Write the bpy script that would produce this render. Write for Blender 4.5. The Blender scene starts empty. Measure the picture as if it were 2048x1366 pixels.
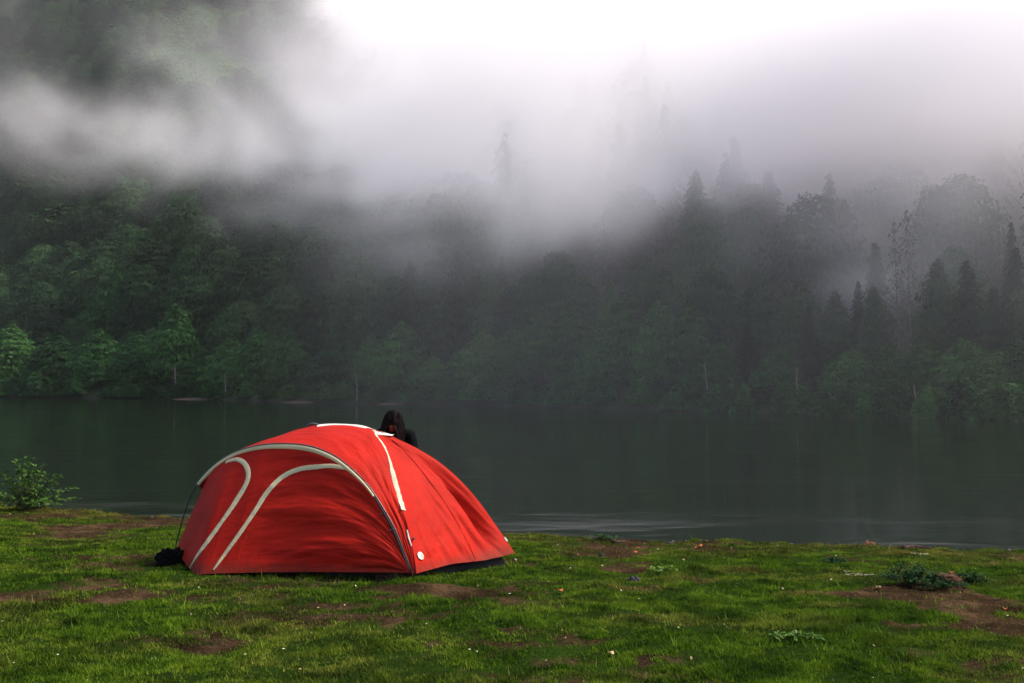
import bpy, bmesh, math, random
import numpy as np
from mathutils import Vector, Matrix, noise as mnoise
from mathutils.bvhtree import BVHTree

random.seed(7)
RNG = np.random.default_rng(11)
C = bpy.context.scene.collection
scene = bpy.context.scene
R = math.radians

# ------------------------------------------------------------------ camera
FPX = 2000.0                      # focal length in pixels of the 2048 px wide photograph
CAMZ = 1.65
PITCH = math.atan(95 / FPX)       # tilted slightly up: the horizon lies at y = 778
cam_d = bpy.data.cameras.new('camera')
cam = bpy.data.objects.new('camera', cam_d)
C.objects.link(cam)
scene.camera = cam
cam.location = (0, 0, CAMZ)
cam.rotation_euler = (math.pi / 2 + PITCH, 0, 0)
cam_d.sensor_width = 36
cam_d.lens = 36 * FPX / 2048
cam_d.clip_start = 0.1
cam_d.clip_end = 5000

# ------------------------------------------------------------------ light
SUN_EL, SUN_AZ = 50.0, 78.0       # azimuth measured from +Y towards +X
SUN_DIR = Vector((math.sin(R(SUN_AZ)) * math.cos(R(SUN_EL)), math.cos(R(SUN_AZ)) * math.cos(R(SUN_EL)), math.sin(R(SUN_EL))))
sun_d = bpy.data.lights.new('sun', 'SUN')
sun_d.energy = 3.9
sun_d.angle = R(9)
sun_d.color = (1.0, 0.89, 0.77)
sun = bpy.data.objects.new('sun', sun_d)
C.objects.link(sun)
sun.location = SUN_DIR * 60
sun.rotation_euler = SUN_DIR.to_track_quat('Z', 'Y').to_euler()

world = bpy.data.worlds.new('World')
scene.world = world
world.use_nodes = True
wt = world.node_tree
wt.nodes.clear()
sky = wt.nodes.new('ShaderNodeTexSky')
sky.sky_type = 'NISHITA'
sky.sun_disc = False
sky.sun_elevation = R(SUN_EL)
sky.sun_rotation = R(SUN_AZ)
sky.air_density = 1.0
sky.dust_density = 3.0
sky.ozone_density = 0.8
bg = wt.nodes.new('ShaderNodeBackground')
bg.inputs['Strength'].default_value = 0.15
wo = wt.nodes.new('ShaderNodeOutputWorld')
wt.links.new(sky.outputs[0], bg.inputs[0])
wt.links.new(bg.outputs[0], wo.inputs[0])

scene.view_settings.view_transform = 'Standard'
scene.view_settings.look = 'None'
scene.view_settings.exposure = 1.0
scene.view_settings.gamma = 1.0
scene.render.engine = 'CYCLES'
cy = scene.cycles
cy.use_denoising = True
cy.max_bounces = 14
cy.diffuse_bounces = 2
cy.glossy_bounces = 2
cy.transmission_bounces = 3
cy.transparent_max_bounces = 12
cy.volume_bounces = 12
cy.volume_step_rate = 1.0
cy.volume_max_steps = 256
cy.sample_clamp_indirect = 4

# ------------------------------------------------------------------ helpers
def at(px, py, Y):
    """world point seen at photograph pixel (px, py) at world depth Y"""
    u, v = (px - 1024) / FPX, (683 - py) / FPX
    dy = math.cos(PITCH) - math.sin(PITCH) * v
    dz = math.sin(PITCH) + math.cos(PITCH) * v
    return Vector((u / dy * Y, Y, CAMZ + dz / dy * Y))

def tag(o, label=None, cat=None, group=None, kind=None):
    if label: o['label'] = label
    if cat: o['category'] = cat
    if group: o['group'] = group
    if kind: o['kind'] = kind
    return o

def link_mesh(name, me, mat=None, parent=None, smooth=False):
    o = bpy.data.objects.new(name, me)
    C.objects.link(o)
    if mat: me.materials.append(mat)
    if parent: o.parent = parent
    if smooth:
        me.polygons.foreach_set('use_smooth', [True] * len(me.polygons))
    return o

def mesh_np(name, verts, faces):
    """verts (n,3) array, faces (m,k) int array"""
    verts = np.asarray(verts, dtype=np.float32); faces = np.asarray(faces, dtype=np.int32)
    me = bpy.data.meshes.new(name)
    m, k = faces.shape
    me.vertices.add(len(verts)); me.vertices.foreach_set('co', verts.ravel())
    me.loops.add(m * k); me.loops.foreach_set('vertex_index', faces.ravel())
    me.polygons.add(m)
    me.polygons.foreach_set('loop_start', np.arange(0, m * k, k, dtype=np.int32))
    me.polygons.foreach_set('loop_total', np.full(m, k, dtype=np.int32))
    me.update(calc_edges=True)
    return me

def empty(name, loc=(0, 0, 0), rz=0.0):
    e = bpy.data.objects.new(name, None)
    e.empty_display_size = 0.2
    C.objects.link(e)
    e.location = loc
    e.rotation_euler = (0, 0, rz)
    return e

def grid_faces(nu, nv):
    i = np.arange(nu - 1)[:, None] * nv + np.arange(nv - 1)[None, :]
    return np.stack([i, i + nv, i + nv + 1, i + 1], axis=-1).reshape(-1, 4)

def hash2(ix, iy, seed):
    h = (ix.astype(np.int64) * 374761393 + iy.astype(np.int64) * 668265263 + seed * 1442695041) & 0xffffffff
    h = ((h ^ (h >> 13)) * 1274126177) & 0xffffffff
    return ((h ^ (h >> 16)) & 0xffffff) / float(0xffffff)

def vnoise(x, y, seed=0):
    x = np.asarray(x, float); y = np.asarray(y, float)
    ix = np.floor(x).astype(np.int64); iy = np.floor(y).astype(np.int64)
    fx = x - ix; fy = y - iy
    fx = fx * fx * (3 - 2 * fx); fy = fy * fy * (3 - 2 * fy)
    a = hash2(ix, iy, seed); b = hash2(ix + 1, iy, seed)
    c = hash2(ix, iy + 1, seed); d = hash2(ix + 1, iy + 1, seed)
    return (a * (1 - fx) + b * fx) * (1 - fy) + (c * (1 - fx) + d * fx) * fy

def fbm(x, y, seed=0, octv=4, gain=0.5):
    s = 0.0; a = 1.0; t = 0.0
    for k in range(octv):
        s = s + a * vnoise(np.asarray(x) * 2 ** k + 17.3 * k, np.asarray(y) * 2 ** k - 9.1 * k, seed + k)
        t += a; a *= gain
    return s / t

def sstep(a, b, x):
    t = np.clip((np.asarray(x, float) - a) / (b - a), 0, 1)
    return t * t * (3 - 2 * t)

# node helpers
def new_mat(name):
    m = bpy.data.materials.new(name)
    m.use_nodes = True
    m.node_tree.nodes.clear()
    return m, m.node_tree

def N(t, typ, **kw):
    n = t.nodes.new(typ)
    for k, v in kw.items(): setattr(n, k, v)
    return n

def math_n(t, op, a, b=None, clamp=False):
    n = N(t, 'ShaderNodeMath', operation=op, use_clamp=clamp)
    for i, v in enumerate((a, b)):
        if v is None: continue
        if isinstance(v, (int, float)): n.inputs[i].default_value = v
        else: t.links.new(v, n.inputs[i])
    return n.outputs[0]

def noise_n(t, vec, scale, detail=3, rough=0.5, dist=0.0):
    n = N(t, 'ShaderNodeTexNoise')
    n.inputs['Scale'].default_value = scale
    n.inputs['Detail'].default_value = detail
    n.inputs['Roughness'].default_value = rough
    n.inputs['Distortion'].default_value = dist
    if vec is not None: t.links.new(vec, n.inputs['Vector'])
    return n.outputs['Fac']

def ramp_n(t, fac, stops):
    n = N(t, 'ShaderNodeValToRGB')
    cr = n.color_ramp
    while len(cr.elements) < len(stops): cr.elements.new(0.5)
    for e, (p, c) in zip(cr.elements, stops):
        e.position = p; e.color = (*c, 1)
    if fac is not None: t.links.new(fac, n.inputs[0])
    return n.outputs[0]

def leaf_mat(name, stops, transl=0.35, rough=0.8, use_attr=None, spec=0.06):
    """foliage: colour varies from tree to tree and from leaf clump to leaf clump"""
    m, t = new_mat(name)
    oi = N(t, 'ShaderNodeObjectInfo')
    at_ = N(t, 'ShaderNodeAttribute', attribute_name='tint')
    f = math_n(t, 'ADD', math_n(t, 'MULTIPLY', oi.outputs['Random'], 0.55), math_n(t, 'MULTIPLY', at_.outputs['Fac'], 0.45))
    col = ramp_n(t, f, stops)
    p = N(t, 'ShaderNodeBsdfPrincipled')
    p.inputs['Roughness'].default_value = rough
    p.inputs['Specular IOR Level'].default_value = spec
    t.links.new(col, p.inputs['Base Color'])
    tr = N(t, 'ShaderNodeBsdfTranslucent')
    t.links.new(col, tr.inputs['Color'])
    mx = N(t, 'ShaderNodeMixShader')
    mx.inputs[0].default_value = transl
    t.links.new(p.outputs[0], mx.inputs[1]); t.links.new(tr.outputs[0], mx.inputs[2])
    out = N(t, 'ShaderNodeOutputMaterial')
    t.links.new(mx.outputs[0], out.inputs[0])
    return m

def plain_mat(name, col, rough=0.6, spec=0.4, var=0.0, scale=20.0, bump=0.0, transl=0.0):
    m, t = new_mat(name)
    p = N(t, 'ShaderNodeBsdfPrincipled')
    p.inputs['Roughness'].default_value = rough
    p.inputs['Specular IOR Level'].default_value = spec
    tc = N(t, 'ShaderNodeTexCoord')
    nz = noise_n(t, tc.outputs['Object'], scale, 5, 0.6)
    lo = tuple(c * (1 - var) for c in col); hi = tuple(min(1, c * (1 + var)) for c in col)
    colo = ramp_n(t, nz, [(0.3, lo), (0.7, hi)])
    t.links.new(colo, p.inputs['Base Color'])
    if bump:
        b = N(t, 'ShaderNodeBump'); b.inputs['Strength'].default_value = bump; b.inputs['Distance'].default_value = 0.01
        t.links.new(nz, b.inputs['Height']); t.links.new(b.outputs[0], p.inputs['Normal'])
    out = N(t, 'ShaderNodeOutputMaterial')
    if transl:
        tr = N(t, 'ShaderNodeBsdfTranslucent'); t.links.new(colo, tr.inputs[0])
        mx = N(t, 'ShaderNodeMixShader'); mx.inputs[0].default_value = transl
        t.links.new(p.outputs[0], mx.inputs[1]); t.links.new(tr.outputs[0], mx.inputs[2]); t.links.new(mx.outputs[0], out.inputs[0])
    else:
        t.links.new(p.outputs[0], out.inputs[0])
    return m

# ------------------------------------------------------------------ far hillside
WATER_Z = -0.35
SHORE = np.array([(-420, 470), (-260, 372), (-120, 236), (-71, 208), (-30, 150), (-1.4, 118), (20, 83), (33, 60), (50, 34), (84, 0), (130, -70)], float)

def shore_dist(x, y):
    """signed distance inland from the far shoreline"""
    x = np.asarray(x, float); y = np.asarray(y, float)
    best = np.full(x.shape, 1e9); sign = np.zeros(x.shape)
    for (ax, ay), (bx, by) in zip(SHORE[:-1], SHORE[1:]):
        dx, dy = bx - ax, by - ay
        t = np.clip(((x - ax) * dx + (y - ay) * dy) / (dx * dx + dy * dy), 0, 1)
        ex, ey = x - ax - t * dx, y - ay - t * dy
        d = np.hypot(ex, ey)
        s = np.sign(dx * (y - ay) - dy * (x - ax))
        m = d < best - 1e-6
        best = np.where(m, d, best); sign = np.where(m, s, sign)
    return best * sign

def hill_z(x, y):
    x = np.asarray(x, float); y = np.asarray(y, float)
    d = shore_dist(x, y) + 2.0 * (fbm(x / 14, y / 14, 5, 3) - 0.5)
    up = 0.9 * (1 - np.exp(-np.maximum(d, 0) / 2.5)) + 0.38 * np.maximum(d, 0) + 0.55 * 14 * np.log1p(np.exp(np.clip((d - 48) / 14, -30, 30)))
    up = up - 0.55 * 14 * np.log1p(math.exp(-48 / 14))
    up = up + np.clip(d / 70, 0, 1) * 26 * (fbm(x / 90, y / 90, 21, 3) - 0.5)
    low = sstep(-.06, .30, x / np.maximum(y, 30))       # the ridge sinks towards the right
    up = up * (1 + 0.55 * sstep(-.16, -.42, x / np.maximum(y, 30)) * sstep(10, 90, d))
    cap = (1 - low) * (24 + 1.05 * np.maximum(0, y - 20)) + low * (38 + .08 * np.maximum(0, y - 60))
    up = -np.log(np.exp(-np.clip(up, 0, 400) / 12) + np.exp(-cap / 12)) * 12
    up = np.where(d > 0, up, 0)
    return WATER_Z + np.where(d > 0, up, np.maximum(d * 0.35, -2.5))

def build_hill():
    xs = np.arange(-470, 330, 4.0); ys = np.arange(-60, 720, 4.0)
    X, Y = np.meshgrid(xs, ys, indexing='ij')
    Z = hill_z(X, Y)
    me = mesh_np('hillside', np.stack([X, Y, Z], -1).reshape(-1, 3), grid_faces(len(xs), len(ys)))
    m, t = new_mat('hill_ground')
    tc = N(t, 'ShaderNodeTexCoord')
    n1 = noise_n(t, tc.outputs['Object'], 0.08, 6, 0.65)
    n2 = noise_n(t, tc.outputs['Object'], 0.9, 5, 0.7)
    f = math_n(t, 'ADD', math_n(t, 'MULTIPLY', n1, 0.6), math_n(t, 'MULTIPLY', n2, 0.4))
    col = ramp_n(t, f, [(0.3, (0.022, 0.022, 0.013)), (0.5, (0.030, 0.040, 0.018)), (0.7, (0.045, 0.070, 0.026))])
    p = N(t, 'ShaderNodeBsdfPrincipled'); p.inputs['Roughness'].default_value = 0.95; p.inputs['Specular IOR Level'].default_value = 0.1
    b = N(t, 'ShaderNodeBump'); b.inputs['Strength'].default_value = 1.0; b.inputs['Distance'].default_value = 1.0
    t.links.new(n2, b.inputs['Height']); t.links.new(b.outputs[0], p.inputs['Normal'])
    t.links.new(col, p.inputs['Base Color'])
    out = N(t, 'ShaderNodeOutputMaterial'); t.links.new(p.outputs[0], out.inputs[0])
    o = link_mesh('hillside', me, m, smooth=True)
    tag(o, 'steep wooded hillside rising out of the mist beyond the lake', kind='structure')
build_hill()

# ------------------------------------------------------------------ lake water
def build_water():
    xs = np.array([-600, -200, -60, 0, 60, 200, 600.]); ys = np.array([-80, 8, 60, 200, 600.])
    X, Y = np.meshgrid(xs, ys, indexing='ij')
    me = mesh_np('lake_water', np.stack([X, Y, np.full_like(X, WATER_Z)], -1).reshape(-1, 3), grid_faces(len(xs), len(ys)))
    m, t = new_mat('lake_water')
    tc = N(t, 'ShaderNodeTexCoord')
    def stretched(sx, sy, rot):
        mp = N(t, 'ShaderNodeMapping'); mp.inputs['Scale'].default_value = (sx, sy, 1); mp.inputs['Rotation'].default_value = (0, 0, rot)
        t.links.new(tc.outputs['Object'], mp.inputs['Vector'])
        return mp.outputs[0]
    n1 = noise_n(t, stretched(0.22, 1.5, R(11)), 1.0, 3, 0.5, 0.3)
    n2 = noise_n(t, stretched(1.6, 11.0, R(9)), 1.0, 4, 0.6, 0.4)
    # calm and ruffled areas
    n3 = ramp_n(t, noise_n(t, stretched(0.03, 0.12, R(20)), 1.0, 3, 0.5), [(0.36, (0.10,) * 3), (0.52, (0.30,) * 3), (0.64, (.62,) * 3)])
    # wavelets gather along the near bank
    sy = N(t, 'ShaderNodeSeparateXYZ'); t.links.new(tc.outputs['Object'], sy.inputs[0])
    nb = N(t, 'ShaderNodeMapRange', interpolation_type='SMOOTHSTEP'); t.links.new(math_n(t, 'ADD', sy.outputs[1], math_n(t, 'MULTIPLY', sy.outputs[0], .3)), nb.inputs[0])
    for q_, w_ in zip(('From Min', 'From Max', 'To Min', 'To Max'), (14.0, 19.0, .9, 0)): nb.inputs[q_].default_value = w_
    n3 = math_n(t, 'ADD', n3, math_n(t, 'MULTIPLY', nb.outputs[0], ramp_n(t, noise_n(t, stretched(.35, .8, R(10)), 1.0, 2, .5), [(.45, (0,) * 3), (.65, (1,) * 3)])))
    h = math_n(t, 'MULTIPLY', math_n(t, 'ADD', math_n(t, 'MULTIPLY', n1, 1.0), math_n(t, 'MULTIPLY', n2, 0.30)), n3)
    b = N(t, 'ShaderNodeBump'); b.inputs['Strength'].default_value = WATER_BUMP; b.inputs['Distance'].default_value = 0.045
    t.links.new(h, b.inputs['Height'])
    p = N(t, 'ShaderNodeBsdfPrincipled')
    p.inputs['Base Color'].default_value = (0.006, 0.010, 0.006, 1)
    p.inputs['Roughness'].default_value = 0.035
    p.inputs['IOR'].default_value = 1.333
    p.inputs['Specular IOR Level'].default_value = WATER_SPEC
    t.links.new(b.outputs[0], p.inputs['Normal'])
    out = N(t, 'ShaderNodeOutputMaterial'); t.links.new(p.outputs[0], out.inputs[0])
    o = link_mesh('lake_water', me, m)
    tag(o, 'dark calm lake water mirroring the wooded hillside', kind='structure')
WATER_BUMP, WATER_SPEC = 0.9, 0.15
build_water()

# ------------------------------------------------------------------ trees
M_BARK = plain_mat('bark', (0.06, 0.048, 0.038), 0.9, 0.2, 0.5, 3.0, 0.6)
M_PALE_BARK = plain_mat('pale_bark', (0.17, 0.14, 0.115), 0.9, 0.2, 0.3, 3.0, 0.6)
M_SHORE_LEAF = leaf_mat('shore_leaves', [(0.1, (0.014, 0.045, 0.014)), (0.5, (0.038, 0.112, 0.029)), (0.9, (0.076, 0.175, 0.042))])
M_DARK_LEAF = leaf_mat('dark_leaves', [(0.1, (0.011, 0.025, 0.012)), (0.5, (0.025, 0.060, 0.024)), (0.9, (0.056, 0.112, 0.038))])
M_NEEDLE = leaf_mat('needles', [(0.0, (0.012, 0.022, 0.013)), (0.5, (0.020, 0.036, 0.018)), (1.0, (0.034, 0.055, 0.025))], 0.15)
M_DEAD = leaf_mat('lichen_twigs', [(0.0, (0.09, 0.085, 0.07)), (1.0, (0.16, 0.15, 0.12))], 0.1)

def tube(path, radii, sides=6):
    """bark tube along path (list of Vectors): verts, faces"""
    vs, fs = [], []
    for i, (p, r) in enumerate(zip(path, radii)):
        d = (path[min(i + 1, len(path) - 1)] - path[max(i - 1, 0)]).normalized()
        a = d.orthogonal().normalized(); b = d.cross(a)
        for k in range(sides):
            th = 2 * math.pi * k / sides
            vs.append(p + (a * math.cos(th) + b * math.sin(th)) * r)
    for i in range(len(path) - 1):
        for k in range(sides):
            a0 = i * sides + k; a1 = i * sides + (k + 1) % sides
            fs.append((a0, a1, a1 + sides, a0 + sides))
    return vs, fs

class MB:
    def __init__(s): s.v = []; s.f = []
    def add(s, vs, fs):
        o = len(s.v); s.v += [Vector(v) for v in vs]; s.f += [tuple(i + o for i in f) for f in fs]
    def mesh(s, name):
        me = bpy.data.meshes.new(name); me.from_pydata([tuple(v) for v in s.v], [], s.f); me.update(); return me
    def build(s, name, mat, parent=None, smooth=True):
        return link_mesh(name, s.mesh(name), mat, parent, smooth)

def leaf_cloud(name, pts, nrm, size, tint, rng, elong=1.5):
    """one small leaf-clump quad per point, facing roughly nrm"""
    n = len(pts)
    a = rng.uniform(0, 2 * math.pi, n)
    nrm = nrm / np.linalg.norm(nrm, axis=1, keepdims=True)
    ref = np.stack([np.cos(a), np.sin(a), rng.uniform(-.3, .3, n)], -1)
    u = np.cross(nrm, ref); u /= np.linalg.norm(u, axis=1, keepdims=True)
    w = np.cross(nrm, u)
    s = (size * rng.uniform(0.6, 1.3, n))[:, None]
    # kite shaped clump with a kink
    v0 = pts - u * s * elong * 0.5
    v1 = pts - w * s * 0.42 - nrm * s * 0.1
    v2 = pts + u * s * elong * 0.5 - nrm * s * 0.15
    v3 = pts + w * s * 0.42 + nrm * s * 0.1
    V = np.stack([v0, v1, v2, v3], 1).reshape(-1, 3)
    F = np.arange(4 * n).reshape(-1, 4)
    me = mesh_np(name, V, F)
    at_ = me.attributes.new('tint', 'FLOAT', 'POINT')
    at_.data.foreach_set('value', np.repeat(tint, 4).astype(np.float32))
    return me

def broadleaf(seed, H=1.0, kind='round', layers=70, per=60, leaf=0.028, low=0.12):
    """unit-height tree: returns (crown mesh, trunk mesh). Crown half-width is 0.5 before scaling."""
    rng = np.random.default_rng(seed); rn = random.Random(seed)
    bend = [rn.uniform(-.03, .03) for _ in range(4)]
    def axis(t): return Vector((bend[0] * math.sin(3 * t) + bend[1] * t, bend[2] * math.sin(3.5 * t) + bend[3] * t, t))
    tb = MB()
    path = [axis(t) for t in np.linspace(-0.03, 0.93, 9)]
    tb.add(*tube(path, [0.022 * (1 - 0.85 * i / 8) + 0.002 for i in range(9)], 7))
    P, Nn, T = [], [], []
    lobes = [(rn.uniform(0, 6.28), rn.uniform(-.10, .10), rn.uniform(1.5, 3.5)) for _ in range(4)]
    for k in range(layers):
        t = low + (1 - low) * ((k + rn.random()) / layers) ** 0.92
        q = (t - low) / (1 - low)
        if kind == 'round': prof = (math.sin(math.pi * min(1, 0.16 + q * 0.76)) ** 0.65) * (1 - 0.18 * q)
        elif kind == 'full': prof = (math.sin(math.pi * min(1, 0.30 + q * 0.72)) ** 0.6) * (1 - 0.22 * q) * .98
        elif kind == 'cone': prof = (1 - q) ** 0.75 * (0.25 + min(1, q * 5) * 0.75) + 0.05
        else: prof = math.sin(math.pi * min(1, .22 + q * .78)) ** 0.5
        az = k * 2.399 + rn.uniform(-.5, .5)
        wob = 1 + sum(a * math.sin(az * round(f) + ph + 4 * t) for ph, a, f in lobes)
        rr = 0.5 * prof * wob * rn.uniform(0.72, 1.10)
        c0 = axis(t * 0.93)
        dirv = Vector((math.cos(az), math.sin(az), 0))
        rise = 0.10 * (1 - q) + 0.02
        tip = c0 + dirv * rr + Vector((0, 0, rise * rr * 2 - 0.02))
        if k % 2 == 0:
            base = axis(max(0.05, t * 0.93 - 0.10))
            mid = base.lerp(tip, 0.5) + Vector((0, 0, 0.015))
            tb.add(*tube([base, mid, tip], [0.006 * (1 - .6 * t), 0.0035, 0.001], 4))
        # flat spray of leaf clumps at the outer part of the bough
        n = int(per * (0.45 + 0.9 * prof))
        s = rng.beta(1.7, 1.1, n)
        side = rng.normal(0, 1, n) * (0.055 + 0.11 * s) * (0.4 + prof) * 0.75
        lat = Vector((-dirv.y, dirv.x, 0))
        ctr = np.array(c0)[None] * (1 - s[:, None]) + np.array(tip)[None] * s[:, None]
        pts = ctr + side[:, None] * np.array(lat)[None]
        pts[:, 2] += rng.normal(0, 0.011, n) - 0.9 * side ** 2 - 0.03 * s ** 2 + 0.01
        cen_ = np.array([0, 0, low + (1 - low) * .42]); ow = (pts - cen_) * np.array([1, 1, .62]); ow /= np.linalg.norm(ow, axis=1, keepdims=True) + 1e-6
        nn = np.array([0, 0, .35]) + rng.normal(0, 0.30, (n, 3)) + 1.0 * ow
        P.append(pts); Nn.append(nn); T.append(np.clip(rn.uniform(0, 1) * .75 + rng.uniform(0, .25, n), 0, 1))
    P = np.concatenate(P); Nn = np.concatenate(Nn); T = np.concatenate(T)
    return leaf_cloud('crown', P, Nn, leaf, T, rng), tb.mesh('trunk')

def conifer(seed, whorls=34, leaf=0.020, sparse=0.0, droop=0.35):
    rng = np.random.default_rng(seed); rn = random.Random(seed)
    tb = MB()
    tb.add(*tube([Vector((0.01 * math.sin(3 * t), 0, t)) for t in np.linspace(-.03, 1.0, 8)], [0.016 * (1 - i / 7.4) + 0.0006 for i in range(8)], 7))
    P, Nn, T = [], [], []
    for k in range(whorls):
        t = 0.10 + 0.89 * (k / whorls) ** 0.95
        q = (t - 0.1) / 0.9
        nb = 7 if q < .7 else 5
        for j in range(nb):
            if rn.random() < sparse: continue
            az = 2 * math.pi * (j + rn.uniform(-.3, .3)) / nb + k * 1.3
            rr = 0.5 * ((1 - q) ** 0.70 * min(1, .40 + 2.2 * q) + 0.015) * rn.uniform(.50, 1.15) * (1 + .22 * math.sin(az * 2 + seed) * math.sin(q * 9 + seed))
            dirv = np.array([math.cos(az), math.sin(az), 0]); lat = np.array([-dirv[1], dirv[0], 0])
            n = max(5, int((52 if sparse < .4 else 16) * (rr / 0.5) ** 0.7 * 1.6))
            s = rng.uniform(0.1, 1, n)
            side = rng.normal(0, 1, n) * 0.05 * (1.1 - s) * (.4 + rr * 2)
            pts = dirv * (rr * s)[:, None] + lat * side[:, None]
            pts[:, 2] = t + 0.03 * s * rr - droop * rr * s ** 1.6 + rng.normal(0, .004, n) - abs(side) * .3
            nn = np.array([0, 0, 1.0]) + rng.normal(0, .35, (n, 3)) + 0.5 * dirv
            P.append(pts); Nn.append(nn); T.append(rng.uniform(0, 1, n) * .5 + rn.random() * .5)
            if k % 2 == 0 and j % 2 == 0:
                tip = Vector((dirv[0] * rr, dirv[1] * rr, t - droop * rr * .6))
                tb.add(*tube([Vector((0, 0, t)), Vector((0, 0, t)).lerp(tip, .5) + Vector((0, 0, .006)), tip], [.004 * (1 - q) + .001, .002, .0006], 3))
    P = np.concatenate(P); Nn = np.concatenate(Nn); T = np.concatenate(T)
    return leaf_cloud('crown', P, Nn, leaf, T, rng, 1.9), tb.mesh('trunk')

def bush_shape(seed, n=3200, leaf=0.07):
    rng = np.random.default_rng(seed)
    d = rng.normal(0, 1, (n, 3)); d[:, 2] = abs(d[:, 2]); d /= np.linalg.norm(d, axis=1, keepdims=True)
    az = np.arctan2(d[:, 1], d[:, 0])
    r = (0.80 + .16 * np.sin(az * 3 + seed) + .12 * np.sin(az * 5 + 2 + d[:, 2] * 4)) * rng.uniform(.45, 1.05, n) ** .5
    P = d * r[:, None] * np.array([.5, .5, 1.0])
    P[:, 2] += .02
    nn = d + rng.normal(0, .5, (n, 3)) + np.array([0, 0, .5])
    tb = MB(); rn = random.Random(seed)
    for k in range(9):
        a = rn.uniform(0, 6.28); l = rn.uniform(.5, .8)
        tb.add(*tube([Vector((0, 0, -.1)), Vector((math.cos(a) * .15, math.sin(a) * .15, .35)), Vector((math.cos(a) * .3, math.sin(a) * .3, l))], [.02, .012, .004], 4))
    return leaf_cloud('crown', P, nn, leaf, rng.uniform(0, 1, n), rng), tb.mesh('trunk')

PROTO = {}
def proto(kind, i, maker, leafm, barkm):
    cm, tm = maker
    cm.materials.append(leafm); tm.materials.append(barkm)
    tm.polygons.foreach_set('use_smooth', [True] * len(tm.polygons))
    PROTO[(kind, i)] = (cm, tm)
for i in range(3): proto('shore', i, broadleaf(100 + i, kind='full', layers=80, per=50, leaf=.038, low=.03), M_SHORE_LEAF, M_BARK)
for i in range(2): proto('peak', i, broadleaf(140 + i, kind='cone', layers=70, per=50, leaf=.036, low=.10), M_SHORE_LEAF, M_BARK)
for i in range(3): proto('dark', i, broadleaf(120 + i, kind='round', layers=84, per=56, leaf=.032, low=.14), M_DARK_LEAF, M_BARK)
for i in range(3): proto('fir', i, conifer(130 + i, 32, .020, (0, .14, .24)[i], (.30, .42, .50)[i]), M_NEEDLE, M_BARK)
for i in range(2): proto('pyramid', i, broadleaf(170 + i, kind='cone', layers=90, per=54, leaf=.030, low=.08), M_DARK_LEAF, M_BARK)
proto('dead', 0, conifer(150, 26, .016, .45, .75), M_DEAD, M_PALE_BARK)
for i in range(2): proto('bush', i, bush_shape(160 + i), M_SHORE_LEAF, M_BARK)

def ray_ground(px, target_h, topy, d_min=2.0):
    """the spot on the slope along the line of sight where a tree of about target_h metres reaches the height seen at topy"""
    u = (px - 1024) / FPX
    e = (778 - topy) / FPX
    Y = np.arange(45, 420, 1.0); x = u * Y
    d = shore_dist(x, Y); z = hill_z(x, Y); h = CAMZ + e * Y - z
    cost = np.abs(h - target_h) + .03 * d + np.where((d < d_min) | (d > 110), 1e4, 0) + np.where(h < 4, 500, 0)
    k = int(np.argmin(cost))
    return float(x[k]), float(Y[k]), float(z[k])

def shore_point(px, inland):
    u = (px - 1024) / FPX
    Y = 40.0
    while Y < 700:
        if float(shore_dist(np.array([u * Y]), np.array([Y]))[0]) >= inland: break
        Y += 0.5
    return u * Y, Y, float(hill_z(np.array([u * Y]), np.array([Y]))[0])

TREE_AT = []
def plant(kind, i, x, y, z, w, h, name, label, cat, group, sink=0.3):
    cm, tm = PROTO[(kind, i)]
    e = empty(name, (x, y, z - sink), random.uniform(0, 6.28))
    e.scale = (w, w, h + sink)
    e.rotation_euler.x = random.uniform(-.03, .03); e.rotation_euler.y = random.uniform(-.03, .03)
    tag(e, label, cat, group)
    for nm, me in (('crown', cm), ('trunk', tm)):
        o = bpy.data.objects.new(nm, me); C.objects.link(o); o.parent = e
    TREE_AT.append((x, y, w * .5))
    return e

ORD = ['', 'first', 'second', 'third', 'fourth', 'fifth', 'sixth', 'seventh', 'eighth', 'ninth', 'tenth', 'eleventh', 'twelfth', 'thirteenth',
       'fourteenth', 'fifteenth', 'sixteenth', 'seventeenth', 'eighteenth', 'nineteenth', 'twentieth', 'twenty-first', 'twenty-second',
       'twenty-third', 'twenty-fourth', 'twenty-fifth', 'twenty-sixth', 'twenty-seventh', 'twenty-eighth', 'twenty-ninth', 'thirtieth',
       'thirty-first', 'thirty-second', 'thirty-third', 'thirty-fourth', 'thirty-fifth', 'thirty-sixth'] + ['thirty-seventh', 'thirty-eighth', 'thirty-ninth', 'fortieth', 'forty-first', 'forty-second', 'forty-third', 'forty-fourth', 'forty-fifth']

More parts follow.
